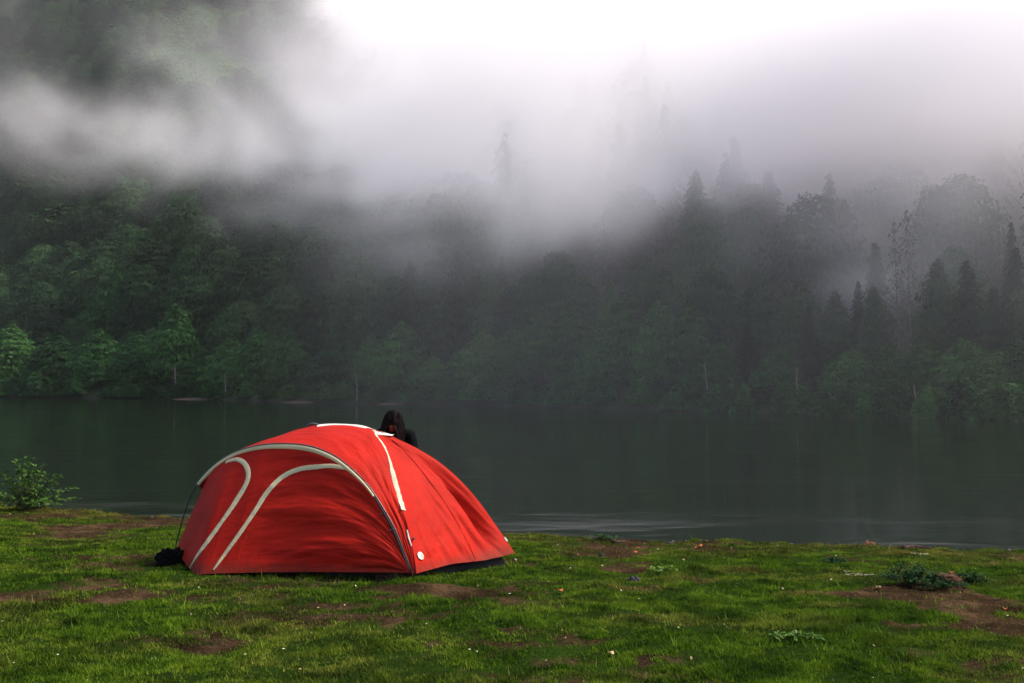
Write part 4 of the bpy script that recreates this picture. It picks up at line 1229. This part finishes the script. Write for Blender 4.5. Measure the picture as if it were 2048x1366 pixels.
def build_person():
    Y0 = 11.35; X0 = (788 - 1024) / FPX * Y0
    gz = float(bank_z(np.array([X0]), np.array([Y0]), False)[0])
    top = at(788, 825, Y0).z
    Hh = top - gz                                   # bowed height
    per = empty('person', (X0, Y0, gz), 0)
    tag(per, 'person with long dark hair in a dark jacket bending over behind the red tent', 'person')
    k = Hh / 1.52
    V = lambda x, y, z: (x * k, y * k, z * k)
    # head bowed towards the camera (-y)
    hc = Vector(V(0, -.07, 1.405))
    sh = [V(-.185, .03, 1.275), V(.195, .02, 1.265)]
    # arms reach down and forward to the tent fabric
    elb = [V(-.215, -.08, .99), V(.225, -.07, .98)]
    wr = [V(-.17, -.28, .93), V(.17, -.30, .92)]
    palm = [V(-.15, -.35, .93), V(.15, -.37, .92)]
    vb = [V(0, .02, .86), V(0, .035, 1.02), V(0, .04, 1.18), V(0, .01, 1.28), V(0, -.03, 1.335),
          sh[0], elb[0], wr[0], palm[0], sh[1], elb[1], wr[1], palm[1],
          V(-.085, .02, .80), V(-.10, -.01, .45), V(-.10, .04, .09), V(-.10, -.10, .03),
          V(.085, .02, .80), V(.11, .0, .45), V(.12, .06, .09), V(.13, -.08, .03)]
    eb = [(0, 1), (1, 2), (2, 3), (3, 4), (2, 5), (5, 6), (6, 7), (7, 8), (2, 9), (9, 10), (10, 11), (11, 12),
          (0, 13), (13, 14), (14, 15), (15, 16), (0, 17), (17, 18), (18, 19), (19, 20)]
    rb = [.11, .10, .10, .05, .045, .05, .036, .024, (.034, .016), .05, .036, .024, (.034, .016), .075, .05, .035, .03, .075, .05, .035, .03]
    rb = [tuple(q * k for q in r) if isinstance(r, tuple) else r * k for r in rb]
    body = skin_mesh('body', vb, eb, rb)
    parts = [body]
    def face(q):
        q = q.copy()
        # jaw narrows, nose and brow towards -y
        if q.z < 0: q.x *= 1 + q.z * .32; q.y *= 1 + q.z * .10
        if q.y < -.7 and abs(q.x) < .22 and -.35 < q.z < .1: q.y -= .20 * (1 - abs(q.x) / .22)
        if q.y < -.6 and .08 < q.z < .3: q.y -= .04
        if q.y < -.7 and abs(abs(q.x) - .38) < .14 and -.02 < q.z < .12: q.y += .10
        if q.y < -.7 and abs(q.x) < .3 and -.62 < q.z < -.45: q.y -= .05
        return q
    head = ellipsoid((0, 0, 0), (.076 * k, .095 * k, .115 * k), 32, 24, face)
    ears = [ellipsoid((s * .077 * k, .005, -.005), (.010, .020, .030), 8, 8) for s in (-1, 1)]
    tilt = Matrix.Translation(hc) @ Matrix.Rotation(R(8), 4, 'Y') @ Matrix.Rotation(R(28), 4, 'X')
    for m in [head] + ears: m.transform(tilt)
    parts += [head] + ears
    # hands: palm is part of the body chain; fingers each a tapering bent chain, thumb off the side
    for s, w, p in ((-1, Vector(wr[0]), Vector(palm[0])), (1, Vector(wr[1]), Vector(palm[1]))):
        f = (p - w).normalized(); side = Vector((1, 0, 0)); side = (side - f * side.dot(f)).normalized()
        up = side.cross(f)
        if up.z < 0: up = -up
        for j, (off, ln) in enumerate(((-.028, .060), (-.010, .072), (.009, .076), (.027, .066))):
            a = p + side * off * k; curl = [0, .25, .7, 1.2]
            pts = [a - f * .02]; q = a.copy()
            for seg in range(3):
                q = q + (f * math.cos(curl[seg]) - up * math.sin(curl[seg])) * ln * k * (.42, .32, .26)[seg]
                pts.append(q.copy())
            mb = MB(); v, fc = tube(pts, [.0085, .008, .007, .0055], 8); mb.add(v, fc); parts.append(mb.mesh('f'))
        th = -s
        a = w.lerp(p, .45) + side * th * .028
        mb = MB(); v, fc = tube([a, a + side * th * .022 + f * .02, a + side * th * .030 + f * .045 - up * .01, a + side * th * .026 + f * .066 - up * .02], [.012, .011, .009, .007], 8); mb.add(v, fc); parts.append(mb.mesh('t'))
    bme = merge_meshes('body', parts)
    link_mesh('body', bme, M_SKIN, per, True)
    # jacket over torso and arms with a hood bunched behind the neck
    vj = [V(0, .02, .80), V(0, .035, 1.0), V(0, .04, 1.16), V(0, .03, 1.265)] + [sh[0], elb[0], Vector(elb[0]).lerp(Vector(wr[0]), .9)[:], sh[1], elb[1], Vector(elb[1]).lerp(Vector(wr[1]), .9)[:]]
    vj = [tuple(v) for v in vj]
    rj = [.15, .14, .165, .095, .088, .066, .042, .090, .066, .042]
    jm = skin_mesh('jacket', vj, [(0, 1), (1, 2), (2, 3), (3, 4), (4, 5), (5, 6), (3, 7), (7, 8), (8, 9)], [r * k for r in rj], 0, 2)
    for v in jm.vertices:
        n_ = mnoise.fractal(v.co * 14, .8, 2, 3); v.co += v.normal * n_ * .009
    jk = link_mesh('jacket', jm, M_JACKET, per, True)
    hb = MB(); c = Vector(V(0, .075, 1.285)); vsr = [c + Vector((math.cos(a) * .115 * k, math.sin(a) * .075 * k, .02 * math.sin(a * 2))) for a in np.linspace(R(-20), R(200), 14)]
    v, f = tube(vsr, [.02 + .018 * math.sin(math.pi * i / 13) for i in range(14)], 10); hb.add(v, f)
    link_mesh('hood', hb.mesh('hood'), M_JACKET, jk, True)
    vt = [V(0, .02, .86), V(-.085, .02, .80), V(-.10, -.01, .45), V(-.10, .035, .12), V(.085, .02, .80), V(.11, .0, .45), V(.12, .055, .12)]
    tm = skin_mesh('trousers', vt, [(0, 1), (1, 2), (2, 3), (0, 4), (4, 5), (5, 6)], [r * k for r in [.13, .095, .068, .055, .095, .068, .055]], 0, 2)
    link_mesh('trousers', tm, M_TROUSERS, per, True)
    for s, a, b_ in ((-1, V(-.10, .06, .05), V(-.10, -.15, .035)), (1, V(.12, .08, .05), V(.13, -.13, .035))):
        mb = MB(); v, f = tube([Vector(a) + Vector((0, .03, 0)), Vector(a), Vector(a).lerp(Vector(b_), .6), Vector(b_)], [.03, .048, .046, .028], 10); mb.add(v, f)
        link_mesh('shoe', mb.mesh('shoe'), M_SHOE, per, True)
    # long hair parted in the middle, falling past the face on both sides
    rn = random.Random(9); mb = MB()
    cap = ellipsoid((0, .006, .012), (.096 * k, .110 * k, .122 * k), 24, 18)
    bm = bmesh.new(); bm.from_mesh(cap)
    bmesh.ops.delete(bm, geom=[v for v in bm.verts if (v.co.y < -.06 * k and v.co.z < .02 * k) or v.co.z < -.07 * k], context='VERTS')
    bm.to_mesh(cap); bm.free(); cap.transform(tilt)
    inv = tilt.inverted()
    for i in range(620):
        sgn = -1 if i % 2 else 1
        y0 = rn.uniform(-.102, .08) * k
        ph = rn.uniform(.0, 1)
        pts = []
        # over the skull from the parting, then hanging under gravity
        for q in range(6):
            th = R(6 + q * 15 + rn.uniform(-2, 2)); rr = 1.06 + rn.uniform(0, .07)
            ry = y0 * (1 + .1 * q)
            zr = math.sqrt(max(.05, 1 - (ry / (.108 * k)) ** 2 * .9))
            pts.append(tilt @ Vector((sgn * math.sin(th) * .098 * k * rr * (.35 + .65 * zr), ry, .012 + math.cos(th) * .122 * k * rr * zr)))
        last = pts[-1]; L = rn.uniform(.12, .27) * k
        fwd = -1 if y0 < -.03 else (1 if y0 > .03 else 0)
        for q in (.35, .7, 1):
            pts.append(Vector((last.x + sgn * .022 * math.sin(q * 2.2) + rn.uniform(-.004, .004), last.y + fwd * .012 * q + .01 * q, last.z - L * q)))
        v, f = tube(pts, [.0016] + [.0042 + .002 * ph] * (len(pts) - 2) + [.0008], 4); mb.add(v, f)
    hair = merge_meshes('hair', [cap, mb.mesh('strands')])
    link_mesh('hair', hair, M_HAIR, per, True)
    ear = ellipsoid((0, 0, 0), (.006, .005, .016), 8, 8); p = at(801, 860, Y0 - .12) - Vector((X0, Y0, gz)); ear.transform(Matrix.Translation(p))
    link_mesh('earring', ear, M_PEG, per, True)
build_person()

# ------------------------------------------------------------------ plants and small things on the bank
def leafy(name, stems, per_stem, leaf_l, leaf_w, rn, droop=.3):
    """real leaves along arching stems: returns (leaves mesh, stems mesh)"""
    lv, lf, tint = [], [], []
    sb = MB()
    for pts, r in stems:
        path = [Vector(p) for p in polyline(pts, 14)]
        v, f = tube(path, [r * (1 - .8 * i / 13) for i in range(14)], 5); sb.add(v, f)
        for j in range(per_stem):
            q = (rn.random() ** .7) * 12.9; i = int(q); p = path[i].lerp(path[min(i + 1, 13)], q - i)
            if q < 3.5: continue
            ax = (path[min(i + 1, 13)] - path[max(0, i - 1)]).normalized()
            az = rn.uniform(0, 6.283)
            d = (ax * rn.uniform(.3, .9) + Vector((math.cos(az), math.sin(az), rn.uniform(-.1, .7)))).normalized()
            s = d.cross(Vector((0, 0, 1))); s = s.normalized() if s.length > .05 else Vector((1, 0, 0))
            n = s.cross(d); tw = rn.uniform(-.7, .7); s = (s * math.cos(tw) + n * math.sin(tw)); n = s.cross(d)
            l = leaf_l * rn.uniform(.6, 1.2); w = leaf_w * rn.uniform(.7, 1.2); o = len(lv)
            dn = Vector((0, 0, -droop * l))
            base = p + d * .01
            lv += [base, base + d * l * .35 + s * w * .5 + n * w * .1, base + d * l * .35, base + d * l * .35 - s * w * .5 + n * w * .1,
                   base + d * l * .7 + s * w * .42 + dn * .3 + n * w * .08, base + d * l * .7 + dn * .3, base + d * l * .7 - s * w * .42 + dn * .3 + n * w * .08, base + d * l + dn]
            lf += [(o, o + 1, o + 2), (o, o + 2, o + 3), (o + 1, o + 4, o + 5, o + 2), (o + 2, o + 5, o + 6, o + 3), (o + 4, o + 7, o + 5), (o + 5, o + 7, o + 6)]
            tint += [rn.random()] * 8
    me = bpy.data.meshes.new(name); me.from_pydata([tuple(v) for v in lv], [], lf); me.update()
    a = me.attributes.new('tint', 'FLOAT', 'POINT'); a.data.foreach_set('value', tint)
    return me, sb.mesh('stems')

M_BUSHLEAF = leaf_mat('bush_leaves', [(0.0, (.022, .055, .008)), (.5, (.05, .12, .012)), (1.0, (.13, .22, .025))], .3, .6, spec=.15)
M_WEEDLEAF = leaf_mat('weed_leaves', [(0.0, (.010, .030, .010)), (.6, (.018, .050, .014)), (1.0, (.040, .085, .018))], .25, .8)
M_TWIG = plain_mat('twig', (.045, .028, .018), .8, .2, .3, 20)

def build_bank_bush():
    rn = random.Random(21)
    x, y, z = ground_px(56, 1022)
    y = y + .05
    b = empty('bank_bush', (x, y, z))
    tag(b, 'glossy leaved green bush at the water edge left of the tent', 'bush')
    stems = []
    for k in range(56):
        a = rn.uniform(0, 6.283); r = rn.uniform(.15, .80) ; h = rn.uniform(.30, .98) * (1 - .5 * (r / .62) ** 2)
        stems.append(([Vector((rn.uniform(-.07, .07), rn.uniform(-.07, .07), -.05)), Vector((math.cos(a) * r * .45, math.sin(a) * r * .4, h * .6)), Vector((math.cos(a) * r, math.sin(a) * r * .8, h))], .007))
    lm, sm = leafy('leaves', stems, 18, .10, .042, rn)
    link_mesh('foliage', lm, M_BUSHLEAF, b); link_mesh('stems', sm, M_TWIG, b)
build_bank_bush()

def weed(px, py, w, h, n, name, label, seed, mat=None, leaf=(.045, .022), cat='plant', per=16):
    rn = random.Random(seed); x, y, z = ground_px(px, py)
    z = float(bank_z(np.array([x]), np.array([y]))[0])
    b = empty(name, (x, y, z)); tag(b, label, cat)
    W = w / FPX * y; H = h / FPX * y; stems = []
    for k in range(n):
        a = rn.uniform(0, 6.283); r = W * .5 * math.sqrt(rn.random()); hh = H * rn.uniform(.5, 1.0) * (1 - .6 * (r / (W * .5)) ** 2)
        kk = 1 if n > 12 else .05
        bx, by = math.cos(a) * r * .6 * kk, math.sin(a) * r * .35 * kk
        bz = float(bank_z(np.array([x + bx]), np.array([y + by]))[0]) - z
        stems.append(([Vector((bx, by, bz - .02)), Vector((bx * 1.3, by * 1.3, bz + hh * .6)), Vector((math.cos(a) * r * 1.25, math.sin(a) * r * .7, bz + hh))], .003))
    lm, sm = leafy('leaves', stems, per, leaf[0], leaf[1], rn)
    link_mesh('foliage', lm, mat or M_WEEDLEAF, b); link_mesh('stems', sm, M_TWIG, b)
weed(1825, 1170, 110, 44, 46, 'weed_clump', 'dark green weed clump beside the brown stump on the right', 31)
weed(1935, 1172, 70, 34, 22, 'weed_clump', 'smaller dark green weed tuft on the far right side of the stump', 32)
weed(1890, 1178, 90, 14, 22, 'weed_clump', 'low strip of weeds with pale leaves in front of the stump', 33, leaf=(.035, .018))
weed(1668, 1128, 44, 16, 14, 'weed_clump', 'small dark tuft standing in turf left of the big weed clump', 34)
weed(1330, 1148, 60, 16, 9, 'broadleaf_weed', 'pale yellow-green broad leaved weed between two orange earth patches', 35, M_BUSHLEAF, (.06, .026))
weed(1590, 1282, 90, 14, 12, 'broadleaf_weed', 'pale leafed weeds low in the turf nearest the camera on the right', 36, M_BUSHLEAF, (.045, .02))
weed(1205, 1083, 70, 14, 12, 'weed_clump', 'thin weeds growing on the dark mud at the water edge', 37)
M_DRYLEAF = plain_mat('dry_leaves', (.24, .075, .022), .8, .2, .3, 30, 0, .2)
weed(1737, 1096, 34, 24, 3, 'seedling', 'tiny seedling with one orange leaf at the water edge', 38, M_DRYLEAF, (.05, .028), per=4)
weed(327, 1024, 30, 30, 5, 'dead_weed', 'reddish dead weed stalk by the water beside the tent pole', 39, plain_mat('dead_weed', (.07, .022, .016), .8), (.03, .02), per=6)

def lump(name, label, cat, px, py, w, h, mat, seed, rough=.25, depth=.7, rz=0, flat=0.0):
    x, y, _ = ground_px(px, py); z = float(bank_z(np.array([x]), np.array([y]))[0])
    rx = w / FPX * y * .5; rh = h / FPX * y
    bm = bmesh.new(); bmesh.ops.create_icosphere(bm, subdivisions=5, radius=1)
    sd = Vector((seed * 3.1, seed * 1.7, seed))
    for v in bm.verts:
        n1 = mnoise.fractal(v.co * 1.6 + sd, .9, 2.1, 5); 
        q = v.co * (1 + rough * n1)
        if flat: q.z = min(q.z, flat + .06 * n1)
        v.co = Vector((q.x * rx, q.y * rx * depth, q.z * rh * (.95 if q.z > 0 else .4)))
    me = bpy.data.meshes.new(name); bm.to_mesh(me); bm.free()
    o = link_mesh(name, me, mat, None, True); o.location = (x, y, z); o.rotation_euler = (0, 0, rz)
    return tag(o, label, cat)
M_BAG = plain_mat('black_bag', (.003, .003, .003), .95, .05, .3, 10, .6)
lump('bag', 'black crumpled bag lying against the left foot of the tent arch', 'bag', 342, 1130, 54, 32, M_BAG, 3, .42, .7)
M_SOIL = plain_mat('clod_soil', (.035, .020, .013), .95, .1, .6, 40, 1.0)
lump('earth_clod', 'dark brown heap of earth and dead leaves under the front corner of the tent', 'earth heap', 790, 1158, 74, 30, M_SOIL, 5, .45, .35)
M_STONE = plain_mat('black_stone', (.012, .011, .011), .7, .3, .4, 40, .6)
lump('stone', 'round black stone on the grass right of the tent', 'stone', 1203, 1114, 13, 10, M_STONE, 7, .2, .9)
M_STUMP = plain_mat('stump_bark', (.055, .024, .014), .95, .1, .55, 30, 1.0)
lump('stump', 'low weathered reddish brown stump between two clumps of weeds', 'stump', 1892, 1168, 62, 26, M_STUMP, 8, .22, .8, 0, .72)
lump('clod', 'black clod of mud beside the pale yellow-green weed', 'mud clod', 1268, 1163, 30, 12, M_STONE, 9, .45, .6)

def log(name, label, cat, pts, r, mat, seed, parent_twigs=()):
    rn = random.Random(seed); base = Vector(ground_px(*pts[0]))
    P = []
    for p in pts:
        x, y, _ = ground_px(*p); z = float(bank_z(np.array([x]), np.array([y]))[0]); P.append(Vector((x, y, z + r * .8)) - base)
    path = [Vector(q) for q in polyline(P, 24)]
    path = [p + Vector((0, rn.uniform(-.3, .3) * r, rn.uniform(-.2, .3) * r)) for p in path]
    mb = MB(); v, f = tube(path, [r * (.55 + .45 * math.sin(math.pi * (.12 + .8 * i / 23))) * rn.uniform(.8, 1.15) for i in range(24)], 8); mb.add(v, f)
    for (i, dx, dy, dz) in parent_twigs:
        v, f = tube([path[i], path[i] + Vector((dx, dy, dz)) * .5 + Vector((0, 0, .01)), path[i] + Vector((dx, dy, dz))], [r * .5, r * .35, r * .15], 5); mb.add(v, f)
    o = mb.build(name, mat); o.location = base
    return tag(o, label, cat)
M_REDWOOD = plain_mat('wet_driftwood', (.050, .014, .012), .8, .3, .5, 30, .8)
M_PALEWOOD = plain_mat('pale_driftwood', (.42, .36, .28), .85, .2, .3, 30, .5)
log('driftwood', 'dark red-brown driftwood log at the water edge on the right', 'driftwood', [(1808, 1097), (1825, 1095), (1848, 1098), (1862, 1099)], .022, M_REDWOOD, 1, [(5, -.05, 0, .03), (15, .06, .0, .03)])
log('driftwood', 'pale bleached stick on the bare earth behind the big weed clump', 'stick', [(1820, 1107), (1838, 1109), (1858, 1109)], .006, M_PALEWOOD, 2)
log('branch', 'pale dead branch with twigs lying left of the big weed clump', 'branch', [(1682, 1146), (1700, 1152), (1722, 1153), (1748, 1153)], .007, M_PALEWOOD, 3, [(4, .08, .05, .012), (8, .10, -.04, .01), (14, .08, .03, .015), (3, .05, .09, .01)])
log('stick', 'dark stick lying on the mud by the water right of the tent', 'stick', [(1190, 1083), (1212, 1081), (1232, 1085), (1250, 1083)], .013, M_TWIG, 4, [(6, .1, .05, .03), (16, -.06, .03, .04)])
log('stick', 'thin pale twig beside the black clod in the turf', 'stick', [(1270, 1155), (1290, 1157), (1302, 1158)], .004, M_PALEWOOD, 5)
log('stick', 'dark twig lying in the turf near the bare right bank', 'stick', [(1965, 1166), (1995, 1172), (2035, 1178)], .007, M_TWIG, 6)
log('stick', 'small forked twig in the middle of the turf', 'stick', [(1556, 1128), (1566, 1126), (1573, 1130)], .006, M_TWIG, 7, [(8, .03, .03, .03)])
log('branch', 'dead twigs on the bare ground at the water edge left of the tent', 'twigs', [(318, 1026), (335, 1026), (356, 1028)], .006, M_TWIG, 8, [(5, .04, 0, .05)])

# fallen leaves
rnl = random.Random(13)
def fallen(name, px, py, size, mat, label):
    x, y, _ = ground_px(px, py); z = float(bank_z(np.array([x]), np.array([y]))[0]) + .022
    o_ = []
    me = bpy.data.meshes.new(name)
    n = 9; vs = [(0, 0, .004)] ; 
    for k in range(n):
        th = 2 * math.pi * k / n; r = size * (.6 + .4 * abs(math.cos(th))) * rnl.uniform(.85, 1.1)
        vs.append((math.cos(th) * r, math.sin(th) * r * .62, .012 * math.sin(th * 2 + 1) + .010 * abs(math.sin(th))))
    me.from_pydata(vs, [], [(0, k + 1, (k + 1) % n + 1) for k in range(n)]); me.update()
    o = link_mesh(name, me, mat, None, True); o.location = (x, y, z); o.rotation_euler = (rnl.uniform(-.4, .7), rnl.uniform(-.3, .3), rnl.uniform(0, 6))
    tag(o, label, 'fallen leaf', 'fallen leaves on the grass')
M_ORANGE = plain_mat('orange_leaf', (.42, .10, .02), .7, .3, .2, 30, 0, .3)
M_TAN = plain_mat('tan_leaf', (.38, .28, .15), .7, .3, .2, 30, 0, .2)
for px, py, s, mt, lb in [
    (1277, 1100, .035, M_ORANGE, 'orange fallen leaf near the water, closest to the black stone'),
    (1392, 1102, .035, M_ORANGE, 'orange fallen leaf lower of the pair in the middle of the shore turf'),
    (1400, 1096, .040, M_ORANGE, 'orange fallen leaf upper of the pair in the middle of the shore turf'),
    (1270, 1107, .030, M_ORANGE, 'dull orange fallen leaf just below the one near the black stone'),
    (1366, 1119, .026, M_TAN, 'tan fallen leaf with a stalk in the middle of the turf'),
    (1903, 1148, .026, M_ORANGE, 'orange fallen leaf on top of the brown stump'),
    (1757, 1183, .030, M_TAN, 'pale tan fallen leaf on bare earth left of the weed strip'),
    (1221, 1315, .030, M_TAN, 'tan curled leaf in the turf low in front of the others'),
    (1120, 1189, .030, M_ORANGE, 'orange leaf in the turf nearest to the tent'),
    (2011, 1226, .024, M_ORANGE, 'small orange leaf on the bare ground far right')]:
    fallen('fallen_leaf', px, py, s, mt, lb)

def build_litter():
    rng = np.random.default_rng(8); n = 260
    y = 5.2 + 10 * rng.random(n) ** 1.2; x = (rng.random(n) * 2 - 1) * .56 * y
    ok = (near_shore_y(x) - y > .15) & ~((x > -3.3) & (x < .1) & (y > 8.7) & (y < 11.2)); x, y = x[ok], y[ok]; n = len(x)
    P = np.stack([x, y, bank_z(x, y) + .012 + .012 * rng.random(n)], -1)
    me = leaf_cloud('leaf_litter', P, rng.normal(0, .4, (n, 3)) + np.array([0, 0, 1.]), .017, rng.random(n), rng, 1.3)
    m = leaf_mat('litter', [(0, (.10, .06, .035)), (.35, (.25, .16, .09)), (.7, (.50, .46, .36)), (1, (.35, .30, .12))], .1, .7)
    nt = m.node_tree
    o = link_mesh('leaf_litter', me, m); tag(o, 'specks of dead leaves and pale petals strewn over the turf', kind='stuff')
build_litter()

# ------------------------------------------------------------------ far shore details
def sandbar(px, py, w, h, label):
    u = (px - 1024) / FPX; x, y, _ = shore_point(px, -1.5)
    rx = w / FPX * y * .5
    bm = bmesh.new(); bmesh.ops.create_uvsphere(bm, u_segments=40, v_segments=12, radius=1)
    for v in bm.verts:
        n1 = mnoise.fractal(v.co * 2 + Vector((px, 0, 0)), .9, 2, 3)
        v.co = Vector((v.co.x * rx * (1 + .2 * n1), v.co.y * 3.5, v.co.z * h * (1 + .3 * n1)))
    me = bpy.data.meshes.new('sandbar'); bm.to_mesh(me); bm.free()
    o = link_mesh('sandbar', me, M_SAND, None, True); o.location = (x, y, WATER_Z); o.rotation_euler = (0, 0, R(-25))
    tag(o, label, kind='structure')
M_SAND = plain_mat('wet_sand', (.11, .065, .045), .9, .2, .25, .8)
sandbar(390, 800, 95, .22, 'longest brown sandbar at the foot of the far wood on the left')
sandbar(605, 805, 70, .14, 'thin brown sandbar at the far waterline')
sandbar(785, 808, 32, .10, 'short brown sandbar behind the person')

M_BIRCH = plain_mat('pale_trunk', (.22, .18, .14), .8, .2, .25, 2)
def bare_trunk(px, ybase_in, top, lean, r, label):
    x, y, z = shore_point(px, ybase_in)
    tz = CAMZ + (778 - top) / FPX * y
    mb = MB(); h = tz - z + .3
    path = [Vector((lean * h * q + .12 * math.sin(5 * q), 0, h * q - .3)) for q in np.linspace(0, 1, 9)]
    v, f = tube(path, [r * (1 - .6 * i / 8) for i in range(9)], 7); mb.add(v, f)
    for i, s in ((4, 1), (5, -1), (6, 1), (7, -1)):
        v, f = tube([path[i], path[i] + Vector((s * h * .06, -.2, h * .05)), path[i] + Vector((s * h * .10, -.3, h * .12))], [r * .3, r * .2, r * .06], 4); mb.add(v, f)
    o = mb.build('dead_tree', M_BIRCH); o.location = (x, y - .6, z)
    tag(o, label, 'dead tree', 'pale bare trunks along the far waterline')
bare_trunk(1583, .8, 735, .10, .075, 'pale leaning bare trunk among the waterline trees on the right')
bare_trunk(1410, .8, 728, .0, .06, 'thin upright pale trunk at the waterline right of the middle')
bare_trunk(352, .6, 735, .02, .22, 'pale trunk rising beside the longest brown sandbar')
bare_trunk(452, .6, 745, .03, .16, 'slim pale trunk standing right of the longest brown sandbar')
bare_trunk(715, .6, 745, -.01, .11, 'pale bare trunk above the thin sandbar near the middle')
bare_trunk(1824, .8, 770, .0, .07, 'short pale trunk at the waterline under the dead spruces')

def build_pebbles():
    """wet gravel washed up along the waterline"""
    rng = np.random.default_rng(17); n = 900
    x = rng.uniform(-9.5, 7.5, n); d = rng.exponential(.16, n) - .12
    y = near_shore_y(x) - d; g = fbm(x * 1.3, x * 0 + 4, 90, 2); k = g > .42; x, y = x[k], y[k]; n = len(x)
    z = bank_z(x, y) + .003; r = rng.uniform(.008, .028, n)
    base = np.array([(1, 0, 0), (.4, .8, .1), (-.6, .7, 0), (-1, -.1, .1), (-.3, -.8, 0), (.6, -.7, .1), (0, 0, .75), (0, 0, -.5)])
    V = (base[None] * r[:, None, None] * rng.uniform(.7, 1.2, (n, 8, 1)) * np.array([1.2, .9, .7]) + np.stack([x, y, z], -1)[:, None]).reshape(-1, 3)
    F = np.array([(i, (i + 1) % 6, 6) for i in range(6)] + [((i + 1) % 6, i, 7) for i in range(6)])
    F = (F[None] + 8 * np.arange(n)[:, None, None]).reshape(-1, 3)
    o = link_mesh('gravel', mesh_np('gravel', V, F), plain_mat('wet_gravel', (.075, .065, .058), .55, .4, .6, 5))
    tag(o, 'wet gravel and mud crumbs along the near waterline', kind='stuff')
build_pebbles()
